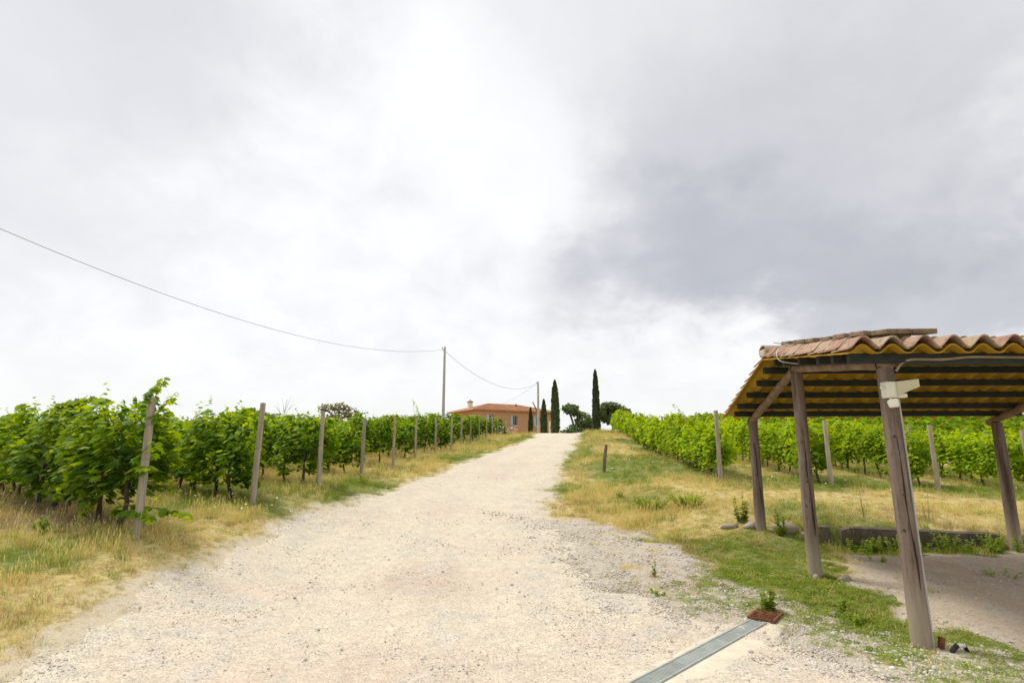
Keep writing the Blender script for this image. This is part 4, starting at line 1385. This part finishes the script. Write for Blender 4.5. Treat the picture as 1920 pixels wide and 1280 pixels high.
# low wall at the back of the yard
for (xa, xb, lb) in ((5.42, 8.02, 'low dark mossy kerb wall behind the shed yard'), (8.36, 12.5, 'low dark mossy kerb wall right of the back right post'), (4.95, 5.24, 'short dark end piece of the low kerb wall')):
    mb = MB(); nn = max(4, int((xb - xa) / .16)); v = []
    for i in range(nn + 1):
        xx = xa + (xb - xa) * i / nn
        zb_ = -.1; zt_ = .425 - .045 * (xx - 5.5) + .012 * (float(vnoise(xx * 2.2, 1)) - .5)
        if i == 0: zt_ -= .05
        yo = .02 * (float(vnoise(xx * 1.7, 5)) - .5)
        v += [(xx, 9.60 + yo, zb_), (xx, 9.61 + yo, zt_ - .02), (xx, 9.64 + yo, zt_), (xx, 9.80 + yo, zt_), (xx, 9.82 + yo, zb_)]
    f = []
    for i in range(nn):
        for j in range(4):
            a = i * 5 + j
            f.append((a, a + 5, a + 6, a + 1))
    f.append((0, 1, 2, 3, 4)); a = nn * 5; f.append((a + 4, a + 3, a + 2, a + 1, a))
    mb.add(v, f)
    o = mb.build('low_wall', M['wallstone'], None, True, auto=40)
    tag(o, lb, 'wall', 'low wall pieces behind the yard')
# black hose end at the front post's foot
hz = float(terrain(3.62, 4.92)) + .02
HO = tag(empty('hose_end', (3.60, 4.93, hz)), 'black hose bend with white sleeve at the foot of front post', 'hose')
arc = [Vector((-.035 + .0 * i, 0, -.05 + .028 * i)) for i in range(4)]
pts = [(-.04, -.01, -.06), (-.035, -.01, 0), (-.015, -.008, .035), (.02, 0, .05), (.06, .01, .052), (.095, .02, .04), (.12, .03, .0), (.13, .03, -.05)]
MB().tube(smooth_path(pts[:4]), .019, 10).build('hose', M['black_plastic'], HO, True)
MB().tube(pts[3:6], [.015, .015, .014], 10).build('sleeve', M['white_plastic'], HO, True)
MB().tube(smooth_path(pts[5:]), .016, 10).build('hose', M['black_plastic'], HO, True)
o = MB().box((3.555, 5.02, float(terrain(3.555, 5.02)) + .05), (.03, .05, .12), Matrix.Rotation(.2, 3, 'Y')).build('brick_shard', M['rust'], None, bevel=.006)
tag(o, 'small red shard beside the foot of the front shed post', 'shard')
# stake in the meadow
o = MB().tube([(2.93, 18.3, .75), (2.96, 18.28, 1.35), (3.03, 18.25, 1.88)], [.055, .055, .05], 8, jit=.06).build('wooden_stake', M['shed_wood'], None, True, auto=50)
tag(o, 'short dark wooden stake leaning in the meadow right of the road', 'stake')


# weeds as plants
def weed(x_, y_, h, n_, spread, label, mat='weed', seed=0, leaf=.06, group='tall weeds around the shed'):
    g_ = np.random.default_rng(seed)
    z_ = float(ground_z(np.array([x_]), np.array([y_]))[0])
    e = tag(empty('weed', (x_, y_, z_)), label, 'weed', group)
    st = MB(); out = []
    for i in range(n_):
        a_ = g_.uniform(0, 6.28); rr_ = spread * math.sqrt(g_.random())
        b_ = Vector((rr_ * .4 * math.cos(a_), rr_ * .4 * math.sin(a_), -.03))
        hh = h * g_.uniform(.6, 1.05)
        tp = Vector((rr_ * math.cos(a_) * 1.1, rr_ * math.sin(a_) * 1.1, hh))
        st.tube([b_, (b_ + tp) / 2 + Vector((0, 0, .03)), tp], [.003, .0025, .0015], 4)
        for j in range(int(22 + hh * 55)):
            q = g_.uniform(.12, 1.0); c_ = b_.lerp(tp, q); an = g_.uniform(0, 6.28)
            o_ = np.array([math.cos(an), math.sin(an), g_.uniform(.0, .6)])
            out.append((np.array(c_), o_ * -.3 + np.array([0, 0, 1]) + g_.normal(0, .3, 3), o_ + g_.normal(0, .3, 3), leaf * g_.uniform(.6, 1.3) * (1.15 - .6 * q), np.clip(.25 + .5 * q + g_.normal(0, .15), 0, 1)))
    st.build('stem', M['stem'], e)
    arr = [np.array(q_, float) for q_ in zip(*out)]
    T = leaves_mesh('leaves', *arr[:3], arr[3], arr[4], M[mat], True, narrow=.5)
    link('leaves', T, e)
    return e


weed(3.93, 9.95, .50, 5, .12, 'tall upright weed left of the back left shed post', 'weed_y', 1, .075)
weed(4.30, 9.35, .42, 6, .14, 'bushy weed hiding the foot of the back left post', 'weed', 2, .075)
weed(4.72, 9.15, .48, 5, .12, 'tall weed standing by the stones left of the middle post', 'weed', 3, .07)
weed(2.78, 11.6, .25, 34, .42, 'yellow green weed clump, left one in the meadow', 'weed_y', 4, .06)
weed(3.45, 11.35, .27, 36, .46, 'yellow green weed clump, right one in the meadow', 'weed_y', 5, .06)
weed(2.50, 13.5, .17, 5, .10, 'small dark weed standing alone by yellow flowers', 'weed', 6, .07)
weed(2.60, 6.06, .22, 8, .08, 'green weed growing out of the rusty grate', 'weed_y', 7, .06)
weed(5.55, 9.35, .26, 6, .20, 'weed at the left end of the low wall', 'weed', 8, .06)
weed(6.10, 9.35, .30, 7, .22, 'weed against the low wall left of the front post', 'weed', 9, .06)
weed(6.95, 9.30, .34, 8, .24, 'weed against the low wall right of the front post', 'weed', 10, .07)
weed(7.55, 9.25, .36, 8, .24, 'large weed against the low wall near the right post', 'weed', 11, .07)
weed(8.0, 9.20, .30, 6, .16, 'weed at the foot of the back right shed post', 'weed', 12, .06)
weed(6.2, 7.5, .11, 5, .22, 'low weed patch in the middle of the yard', 'weed', 13, .05)
weed(5.25, 8.5, .10, 4, .18, 'small low weed in the yard behind the front post', 'weed', 14, .05)
weed(3.25, 5.7, .14, 5, .12, 'low weed left of the front shed post', 'weed', 15, .05)
weed(3.35, 6.05, .15, 4, .08, 'small upright weed between front and middle posts', 'weed', 16, .05)
weed(1.75, 7.3, .22, 2, .06, 'single thin weed in the gravel verge', 'weed', 17, .05)
weed(1.62, 6.6, .10, 4, .10, 'small grass weed in the gravel near the drain', 'weed_y', 18, .05)
weed(-6.35, 7.95, .22, 7, .25, 'leafy sprout on the soil under the nearest left row', 'weed', 19, .08)
weed(-4.2, 16.2, .25, 6, .22, 'green weed by the fourth left end post', 'weed', 20, .06)
for i_, (wx_, lb_) in enumerate(((5.8, 'short grassy weed by the low wall, leftmost of the small ones'), (6.45, 'short grassy weed by the low wall behind the front post'), (7.25, 'short grassy weed by the middle of the low wall'), (7.8, 'short grassy weed by the low wall next to the right post'))):
    weed(wx_, 9.42, .24, 9, .26, lb_, 'weed', 40 + i_, .07)
weed(7.2, 10.1, .62, 2, .12, 'thin tall dry weed behind the low wall', 'brown_leaf', 21, .03)
weed(6.2, 10.2, .5, 2, .10, 'thin dry weed just left of the front post, behind the wall', 'brown_leaf', 22, .03)


# white and yellow flowers scattered in the grass
def flower(seed, mat):
    mb = MB()
    mb.add([(0, 0, 0), (.018, 0, .004), (.009, .016, .004), (-.009, .016, .004), (-.018, 0, .004), (-.009, -.016, .004), (.009, -.016, .004)], [(0, 1, 2), (0, 2, 3), (0, 3, 4), (0, 4, 5), (0, 5, 6), (0, 6, 1)])
    return mb.mesh('flower', mat)


fl = []
gf = np.random.default_rng(9)
for cx_, cy_, n_, sx_, sy_ in ((-4.55, 10.2, 16, .35, .5), (-5.1, 9.6, 8, .5, .5), (-3.4, 15.2, 10, .8, 1.2), (3.2, 17.5, 16, .8, 2), (5.3, 13.6, 14, 1.2, .6), (-.6, 50, 60, .9, .9), (8, 13, 20, 4, 1)):
    xx = gf.normal(cx_, sx_, n_); yy = gf.normal(cy_, sy_, n_)
    fl.append(np.stack([xx, yy, ground_z(xx, yy) + gf.uniform(.12, .3, n_) * (1 if cy_ < 40 else 3), np.full(n_, 1 if cy_ < 40 else 3.5)], -1))
fl = np.concatenate(fl); n_ = len(fl)
scatter('white_flowers', 'tiny white flowers dotted through the grass', 'flowers', fl[:, :3], np.stack([gf.normal(0, .4, n_), gf.normal(0, .4, n_), gf.uniform(0, 6, n_)], -1), np.repeat(fl[:, 3:4] * gf.uniform(.6, 1.2, (n_, 1)), 3, 1), np.zeros(n_, int), [flower(1, M['petal'])])


# ================================================================== trees
def crown_mesh(name, blobs, n_, size, mat, seed, shell=.55):
    g_ = np.random.default_rng(seed)
    wts = np.array([b[3] * b[4] * b[5] for b in blobs])**.67
    pick = g_.choice(len(blobs), n_, p=wts / wts.sum())
    B = np.array(blobs)[pick]
    d_ = g_.normal(0, 1, (n_, 3)); d_ /= np.linalg.norm(d_, axis=1, keepdims=True)
    r_ = (shell + (1 - shell) * g_.random(n_))**.8
    lump = .72 + .5 * fbm(d_[:, 0] * 2.2 + pick * 3.1, d_[:, 2] * 2.2 + d_[:, 1] * 1.7, 1.3, 3, seed)
    pos = B[:, :3] + d_ * (r_ * lump)[:, None] * B[:, 3:6]
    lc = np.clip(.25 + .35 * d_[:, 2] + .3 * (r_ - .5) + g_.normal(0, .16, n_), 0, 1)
    return leaves_mesh(name, pos, d_ * .6 + g_.normal(0, .55, (n_, 3)) + [0, 0, .3], g_.normal(0, .7, (n_, 3)), size * g_.uniform(.6, 1.4, n_), lc, mat, True)


def tree(name, label, cat, x_, y_, trunk_pts, trunk_r, limbs, blobs, n_, size, mat, seed, group=None, bark='tree_bark'):
    z_ = float(terrain(x_, y_))
    e = tag(empty(name, (x_, y_, z_)), label, cat, group)
    mb = MB(); mb.tube([(0, 0, -.3)] + trunk_pts, np.linspace(trunk_r * 1.2, trunk_r * .5, len(trunk_pts) + 1), 8, jit=.08)
    for a_, b_ in limbs:
        a_ = Vector(a_); b_ = Vector(b_)
        mb.tube([a_, (a_ + b_) / 2 + Vector((0, 0, .12)), b_], [trunk_r * .5, trunk_r * .35, trunk_r * .12], 6, jit=.08)
    mb.build('trunk', M[bark], e, True)
    if n_:
        link('crown', crown_mesh('crown', blobs, n_, size, M[mat], seed), e)
    return e


def cypress(x_, y_, top_z, rad, label, seed, lean=0.0):
    z_ = float(terrain(x_, y_)); H_ = top_z - z_
    g_ = np.random.default_rng(seed)
    e = tag(empty('cypress_tree', (x_, y_, z_)), label, 'cypress', 'cypresses at the top of the road')
    MB().tube([(0, 0, -.3), (0, 0, .8), (lean * .5, 0, H_ * .5), (lean, 0, H_ * .93)], [.16, .14, .08, .02], 8).build('trunk', M['tree_bark'], e, True)
    n_ = int(2200 * H_ * max(rad, .3) / .6)
    q = g_.random(n_)**.9
    prof = np.interp(q, [0, .04, .15, .4, .65, .85, .95, 1], [.6, .9, 1, .98, .84, .56, .30, .03])
    a_ = g_.uniform(0, 6.28, n_)
    rr_ = rad * prof * (.62 + .42 * np.sqrt(g_.random(n_))) * (.86 + .3 * fbm(a_ * 1.5, q * H_ * 1.3, 1.2, 3, seed))
    pos = np.stack([rr_ * np.cos(a_) + lean * q, rr_ * np.sin(a_), .12 + q * (H_ - .25)], -1)
    rad_d = np.stack([np.cos(a_), np.sin(a_), np.zeros(n_)], -1)
    nrm = rad_d + g_.normal(0, .45, (n_, 3))
    tip = np.array([0, 0, 1.0]) + rad_d * .22 + g_.normal(0, .2, (n_, 3))
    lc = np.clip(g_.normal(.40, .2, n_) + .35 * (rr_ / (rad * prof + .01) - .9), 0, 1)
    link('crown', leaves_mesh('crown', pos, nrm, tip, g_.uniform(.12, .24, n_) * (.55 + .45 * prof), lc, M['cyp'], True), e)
    return e


cypress(4.47, 58, 9.25, .40, 'tall dark cypress left of the road at the crest', 1)
cypress(8.72, 58, 10.35, .34, 'tallest dark cypress right of the road at the crest', 2)
cypress(3.75, 66, 8.0, .34, 'short cypress right of the far utility pole', 3)
cypress(2.32, 70, 7.35, .24, 'smallest cypress left of the far utility pole', 4)
tree('tree', 'loose dark tree with bare gaps between the two tall cypresses', 'tree', 9.0, 78, [(-.1, 0, 1.2), (-.5, 0, 3.0), (-.9, 0, 4.6)], .22,
     [((-.5, 0, 2.6), (1.3, 0, 3.6)), ((-.5, 0, 3.0), (-1.2, 0, 4.8)), ((0, 0, 1.2), (-2.0, 0, 2.2))],
     [(-.95, 0, 5.2, 1.25, 1.2, .65), (-.1, 0, 4.55, .9, 1, .5), (1.0, 0, 3.4, 1.4, 1.3, 1.3), (.2, 0, 2.1, 2.0, 1.5, .9), (-1.7, 0, 1.6, .8, .8, .6), (1.9, 0, 1.7, 1.0, 1, .8)], 2300, .30, 'pine', 11, 'trees beyond the crest')
tree('tree', 'rounded dark tree right of the tallest cypress', 'tree', 14.3, 80, [(0, 0, 2.0), (.2, 0, 4.0), (.1, 0, 5.2)], .25,
     [((0, 0, 3.0), (1.6, 0, 4.6)), ((0, 0, 3.2), (-1.5, 0, 4.8))],
     [(-.2, 0, 5.6, 1.7, 1.5, .75), (1.2, 0, 4.9, 1.6, 1.4, .7), (-1.4, 0, 4.7, 1.1, 1.2, .7), (.2, 0, 4.0, 2.2, 1.6, .9)], 2600, .30, 'pine', 12, 'trees beyond the crest')
for i, (px_, py_, tz_, w_, lb) in enumerate(((22.5, 82, 6.2, 2.2, 'small far tree peeking over the vines, left one'), (27.5, 86, 6.4, 2.6, 'small far tree peeking over the vines behind the tall shoots'), (33.2, 86, 7.3, 2.2, 'small far tree beside the shed eave'))):
    z_ = float(terrain(px_, py_)); h_ = tz_ - z_
    tree('tree', lb, 'tree', px_, py_, [(0, 0, h_ * .4), (.1, 0, h_ * .7)], .18, [((0, 0, h_ * .4), (.8, 0, h_ * .75)), ((0, 0, h_ * .4), (-.8, 0, h_ * .7))],
         [(0, 0, h_ * .80, w_, w_, h_ * .22), (.6, 0, h_ * .62, w_ * .8, w_, h_ * .25)], 900, .32, 'pine', 20 + i, 'trees beyond the crest')
tree('tree', 'thin browning tree rising behind the third left row', 'tree', -19.2, 62, [(0, 0, 1.3), (.1, 0, 2.5), (0, 0, 3.4)], .16,
     [((0, 0, 2.0), (-1.4, 0, 3.8)), ((0, 0, 2.0), (1.4, 0, 3.4)), ((0, 0, 2.5), (.3, 0, 4.1)), ((0, 0, 1.7), (-.7, 0, 4.0))],
     [(-1.3, 0, 3.7, 1.0, 1, .55), (.2, 0, 3.8, 1.2, 1, .5), (1.5, 0, 3.2, 1.1, 1, .6), (0, 0, 2.6, 1.8, 1, .8)], 620, .24, 'brown_leaf', 31, 'trees behind the left vineyard')
bt = tree('tree', 'bare leafless tree with thin grey twigs behind left vines', 'tree', -25.3, 62, [(0, 0, 1.8), (.1, 0, 3.2), (.3, 0, 4.7)], .05,
          [((0, 0, 2.2), (-.9, 0, 4.6)), ((.1, 0, 2.6), (1.1, 0, 4.7)), ((.1, 0, 3.2), (-.3, 0, 5.0)), ((.2, 0, 3.4), (.8, 0, 5.2)), ((-.4, 0, 3.3), (-1.2, 0, 4.1)), ((.6, 0, 3.6), (1.3, 0, 4.2))], [], 0, .2, 'pine', 32, 'trees behind the left vineyard', 'pale_bark')
tree('tree', 'dark green bushy tree left of the bare tree', 'tree', -29.0, 62, [(0, 0, 1.5), (0, 0, 3.0)], .2, [((0, 0, 1.8), (1.5, 0, 3.2)), ((0, 0, 1.8), (-1.5, 0, 3.2))],
     [(0, 0, 2.6, 2.4, 1.6, 1.2), (-2, 0, 2.4, 1.6, 1.4, 1.1), (2.2, 0, 2.2, 1.7, 1.3, 1.1)], 1800, .30, 'pine', 33, 'trees behind the left vineyard')
dt = tree('dead_tree', 'leaning dead grey branches beside the left cypress', 'tree', 4.15, 72, [(-.2, 0, 2.2), (-.9, 0, 4.2), (-1.5, 0, 5.4)], .13, [((-.4, 0, 3.0), (-.15, 0, 4.3)), ((-.7, 0, 3.6), (-1.2, 0, 4.2))], [], 0, .2, 'pine', 35)

# ================================================================== farmhouse
hz0 = float(terrain(-5.5, 85))
HF = Vector((-5.55, 85, hz0 - .3))
e1 = Vector((.866, .5, 0)); e2 = Vector((-.5, .866, 0))
FLn, FW = 14.6, 9.0
EV = 8.12 - HF.z; RG = 9.55 - HF.z
HS = tag(empty('farmhouse', HF), 'red brick farmhouse with hipped terracotta roof and pale chimney', 'house')
HS.rotation_euler = (0, 0, R(30))


def opening_wall(name, p0, dx, L_, H_, nrm, opens, th=.35):
    """wall from p0 along dx with window holes (s0,s1,z0,z1); built of strips round the holes"""
    mb = MB()
    xs = sorted({0, L_, *[o_[0] for o_ in opens], *[o_[1] for o_ in opens]})
    zs_ = sorted({0, H_, *[o_[2] for o_ in opens], *[o_[3] for o_ in opens]})
    for a_, b_ in zip(xs[:-1], xs[1:]):
        for c_, d_ in zip(zs_[:-1], zs_[1:]):
            if any(a_ >= o_[0] - 1e-6 and b_ <= o_[1] + 1e-6 and c_ >= o_[2] - 1e-6 and d_ <= o_[3] + 1e-6 for o_ in opens):
                continue
            mb.add([p0 + dx * a_ + Vector((0, 0, c_)), p0 + dx * b_ + Vector((0, 0, c_)), p0 + dx * b_ + Vector((0, 0, d_)), p0 + dx * a_ + Vector((0, 0, d_))], [(0, 1, 2, 3)])
    for o_ in opens:
        q_ = [p0 + dx * o_[0] + Vector((0, 0, o_[2])), p0 + dx * o_[1] + Vector((0, 0, o_[2])), p0 + dx * o_[1] + Vector((0, 0, o_[3])), p0 + dx * o_[0] + Vector((0, 0, o_[3]))]
        r_ = [v_ - nrm * .28 for v_ in q_]
        mb.add(q_ + r_, [(0, 1, 5, 4), (1, 2, 6, 5), (2, 3, 7, 6), (3, 0, 4, 7)])
    return mb.build(name, M['brick'], HS)


def house_window(p0, dx, nrm, s0, s1, z0, z1):
    fr = MB()
    c_ = lambda s_, z_, o_: p0 + dx * s_ + Vector((0, 0, z_)) - nrm * o_
    ww = .09
    def bar(sa, sb, za, zb_, dp=.16, th=.08):
        pts_ = [c_(sa, za, dp), c_(sb, za, dp), c_(sb, zb_, dp), c_(sa, zb_, dp)]
        pts2 = [q_ - nrm * th for q_ in pts_]
        fr.add(pts_ + pts2, [(0, 1, 2, 3), (0, 4, 5, 1), (1, 5, 6, 2), (2, 6, 7, 3), (3, 7, 4, 0), (4, 7, 6, 5)])
    bar(s0, s0 + ww, z0, z1); bar(s1 - ww, s1, z0, z1); bar(s0 + ww, s1 - ww, z0, z0 + ww); bar(s0 + ww, s1 - ww, z1 - ww, z1); m_ = (s0 + s1) / 2; bar(m_ - .04, m_ + .04, z0 + ww, z1 - ww)
    wo_ = fr.build('window', M['frame'], HS)
    MB().add([c_(s0, z0, .22), c_(s1, z0, .22), c_(s1, z1, .22), c_(s0, z1, .22)], [(0, 1, 2, 3)]).build('pane', M['glass'], wo_)
    sl = MB(); pts_ = [c_(s0 - .12, z0 - .12, -.06), c_(s1 + .12, z0 - .12, -.06), c_(s1 + .12, z0 - .002, -.06), c_(s0 - .12, z0 - .002, -.06)]
    sl.add(pts_ + [q_ - nrm * .12 for q_ in pts_], [(0, 1, 2, 3), (0, 4, 5, 1), (1, 5, 6, 2), (2, 6, 7, 3), (3, 7, 4, 0)]).build('sill', M['plaster'], wo_)
    for sg_ in (-1, 1):
        sh = MB(); a_ = s0 - .50 if sg_ < 0 else s1 + .02
        if sg_ > 0: continue
        pts_ = [c_(a_ + .48 - .5, z0, -.03), c_(a_ + .48, z0, -.03), c_(a_ + .48, z1, -.03), c_(a_ + .48 - .5, z1, -.03)]
        sh.add(pts_ + [q_ + nrm * .05 for q_ in pts_], [(4, 5, 6, 7), (0, 4, 7, 3), (1, 2, 6, 5), (3, 7, 6, 2), (0, 1, 5, 4)]).build('shutter', M['frame'], wo_)


ex, ey = Vector((1, 0, 0)), Vector((0, 1, 0))
f_op = [(2.35, 3.15, EV - 2.35, EV - .65), (6.6, 7.4, EV - 2.2, EV - .65), (10.9, 11.7, EV - 2.2, EV - .65)]
l_op = [(2.3, 3.1, EV - 2.3, EV - .65), (6.0, 6.8, EV - 2.3, EV - .65)]
Z0 = Vector((0, 0, 0))
opening_wall('front_wall', Z0, ex, FLn, EV, -ey, f_op)
opening_wall('side_wall', Vector((0, FW, 0)), -ey, FW, EV, -ex, [(FW - b_, FW - a_, c_, d_) for a_, b_, c_, d_ in l_op])
opening_wall('side_wall', Vector((FLn, 0, 0)), ey, FW, EV, ex, [])
opening_wall('back_wall', Vector((FLn, FW, 0)), -ex, FLn, EV, ey, [])
for o_ in f_op: house_window(Z0, ex, -ey, *o_)
for o_ in l_op: house_window(Vector((0, 0, 0)), ey, -ex, *o_)
MB().box((FLn / 2, FW / 2, EV + .02), (FLn + .34, FW + .34, .16)).build('cornice', M['trim'], HS)
ov = .5; mb = MB()
c4 = [(-ov, -ov, EV + .1), (FLn + ov, -ov, EV + .1), (FLn + ov, FW + ov, EV + .1), (-ov, FW + ov, EV + .1)]
rg = [(FW / 2, FW / 2, RG), (FLn - FW / 2, FW / 2, RG)]
c4b = [(a_, b_, c_ - .12) for a_, b_, c_ in c4]
mb.add(c4 + rg + c4b, [(0, 1, 5, 4), (1, 2, 5), (2, 3, 4, 5), (3, 0, 4), (0, 6, 7, 1), (1, 7, 8, 2), (2, 8, 9, 3), (3, 9, 6, 0), (6, 9, 8, 7)])
RF = mb.build('roof', M['roof_far'], HS)
for a_, b_ in ((c4[0], rg[0]), (c4[1], rg[1]), (c4[3], rg[0]), (rg[0], rg[1])):
    MB().tube([a_, b_], .09, 6).build('hip_tiles', M['trim'], RF)
for i in range(64):                                               # tile courses running up the front slope
    xx = -ov + (FLn + 2 * ov) * (i + .5) / 64
    run = min(xx + ov, FLn + ov - xx, FW / 2 + ov)
    if run < .4: continue
    q = run / (FW / 2 + ov)
    MB().tube([(xx, -ov, EV + .12), (xx, -ov + run * .98, EV + .12 + (RG - EV - .1) * q * .98)], .05, 5, cap=False).build('tile_ridge', M['roof_far'], RF)
CH = MB().box((1.3, 4.6, EV + .75), (.62, .62, 1.5)).build('chimney', M['plaster'], RF)
MB().box((1.3, 4.6, EV + 1.60), (.74, .74, .2)).build('chimney_cap', M['trim'], RF)
MB().box((1.3, 4.6, EV + 1.84), (.45, .45, .28), taper=.3).build('chimney_cowl', M['frame'], RF)
MB().tube([(8.9, 3.0, EV + .8), (8.9, 3.0, EV + 1.45)], .14, 8).build('vent_pipe', M['shutter'], RF)
o = MB().box((0, 0, .95), (.35, .35, 2.3)).build('gate_pillar', M['plaster'], None, bevel=.02)
o.location = (4.25, 62, float(terrain(4.25, 62)))
tag(o, 'pale gate pillar left of the left tall cypress', 'pillar')


# ================================================================== utility poles and wires
def utility_pole(x_, y_, top, label, r=.12):
    z_ = float(terrain(x_, y_))
    e = tag(empty('utility_pole', (x_, y_, z_)), label, 'utility pole', 'utility poles along the vineyard')
    MB().tube([(0, 0, -.5), (0, 0, (top - z_) * .5), (0, 0, top - z_)], [r * 1.15, r * .95, r * .72], 12).build('pole', M['pole'], e, True, auto=50)
    MB().tube([(-.02, -.02, top - z_ - .22), (-.17, -.02, top - z_ - .20), (-.18, -.02, top - z_ - .08)], .02, 6).build('bracket', M['wire'], e)
    MB().tube([(-.18, -.02, top - z_ - .12), (-.18, -.02, top - z_ - .02)], [.045, .03], 8).build('insulator', M['concrete'], e)
    return e


P1 = (-4.66, 38.0, 8.85); P2 = (3.0, 64.0, 9.72); P0 = (-15.9, 4.0, 9.18)
utility_pole(*P1, 'near concrete utility pole rising from the left vineyard', .10)
utility_pole(*P2, 'far concrete utility pole in front of the farmhouse', .14)
utility_pole(*P0, 'concrete utility pole left of the camera carrying the wire', .12)


def span(a_, b_, sag, label, r=.012, n_=48):
    a_ = Vector(a_); b_ = Vector(b_)
    pts_ = [a_.lerp(b_, i / n_) - Vector((0, 0, 4 * sag * (i / n_) * (1 - i / n_))) for i in range(n_ + 1)]
    o_ = MB().tube(pts_, r, 5).build('overhead_wire', M['wire'], None, True)
    return tag(o_, label, 'wire', 'overhead wires')


def att(p): return (p[0] - .1, p[1], p[2] - .18)


span(att(P0), att(P1), 2.2, 'long dark wire sagging across the sky to the near pole', .008)
span(att(P1), att(P2), 1.5, 'wire sagging from the near pole to the far pole', .012)
span(att(P2), tuple(HF + e1 * 3.0 + e2 * .3 + Vector((0, 0, EV + .5))), .4, 'thin wire from the far pole to the farmhouse roof', .009)
print('vines', VINE_COUNT, 'objects', len(bpy.data.objects))
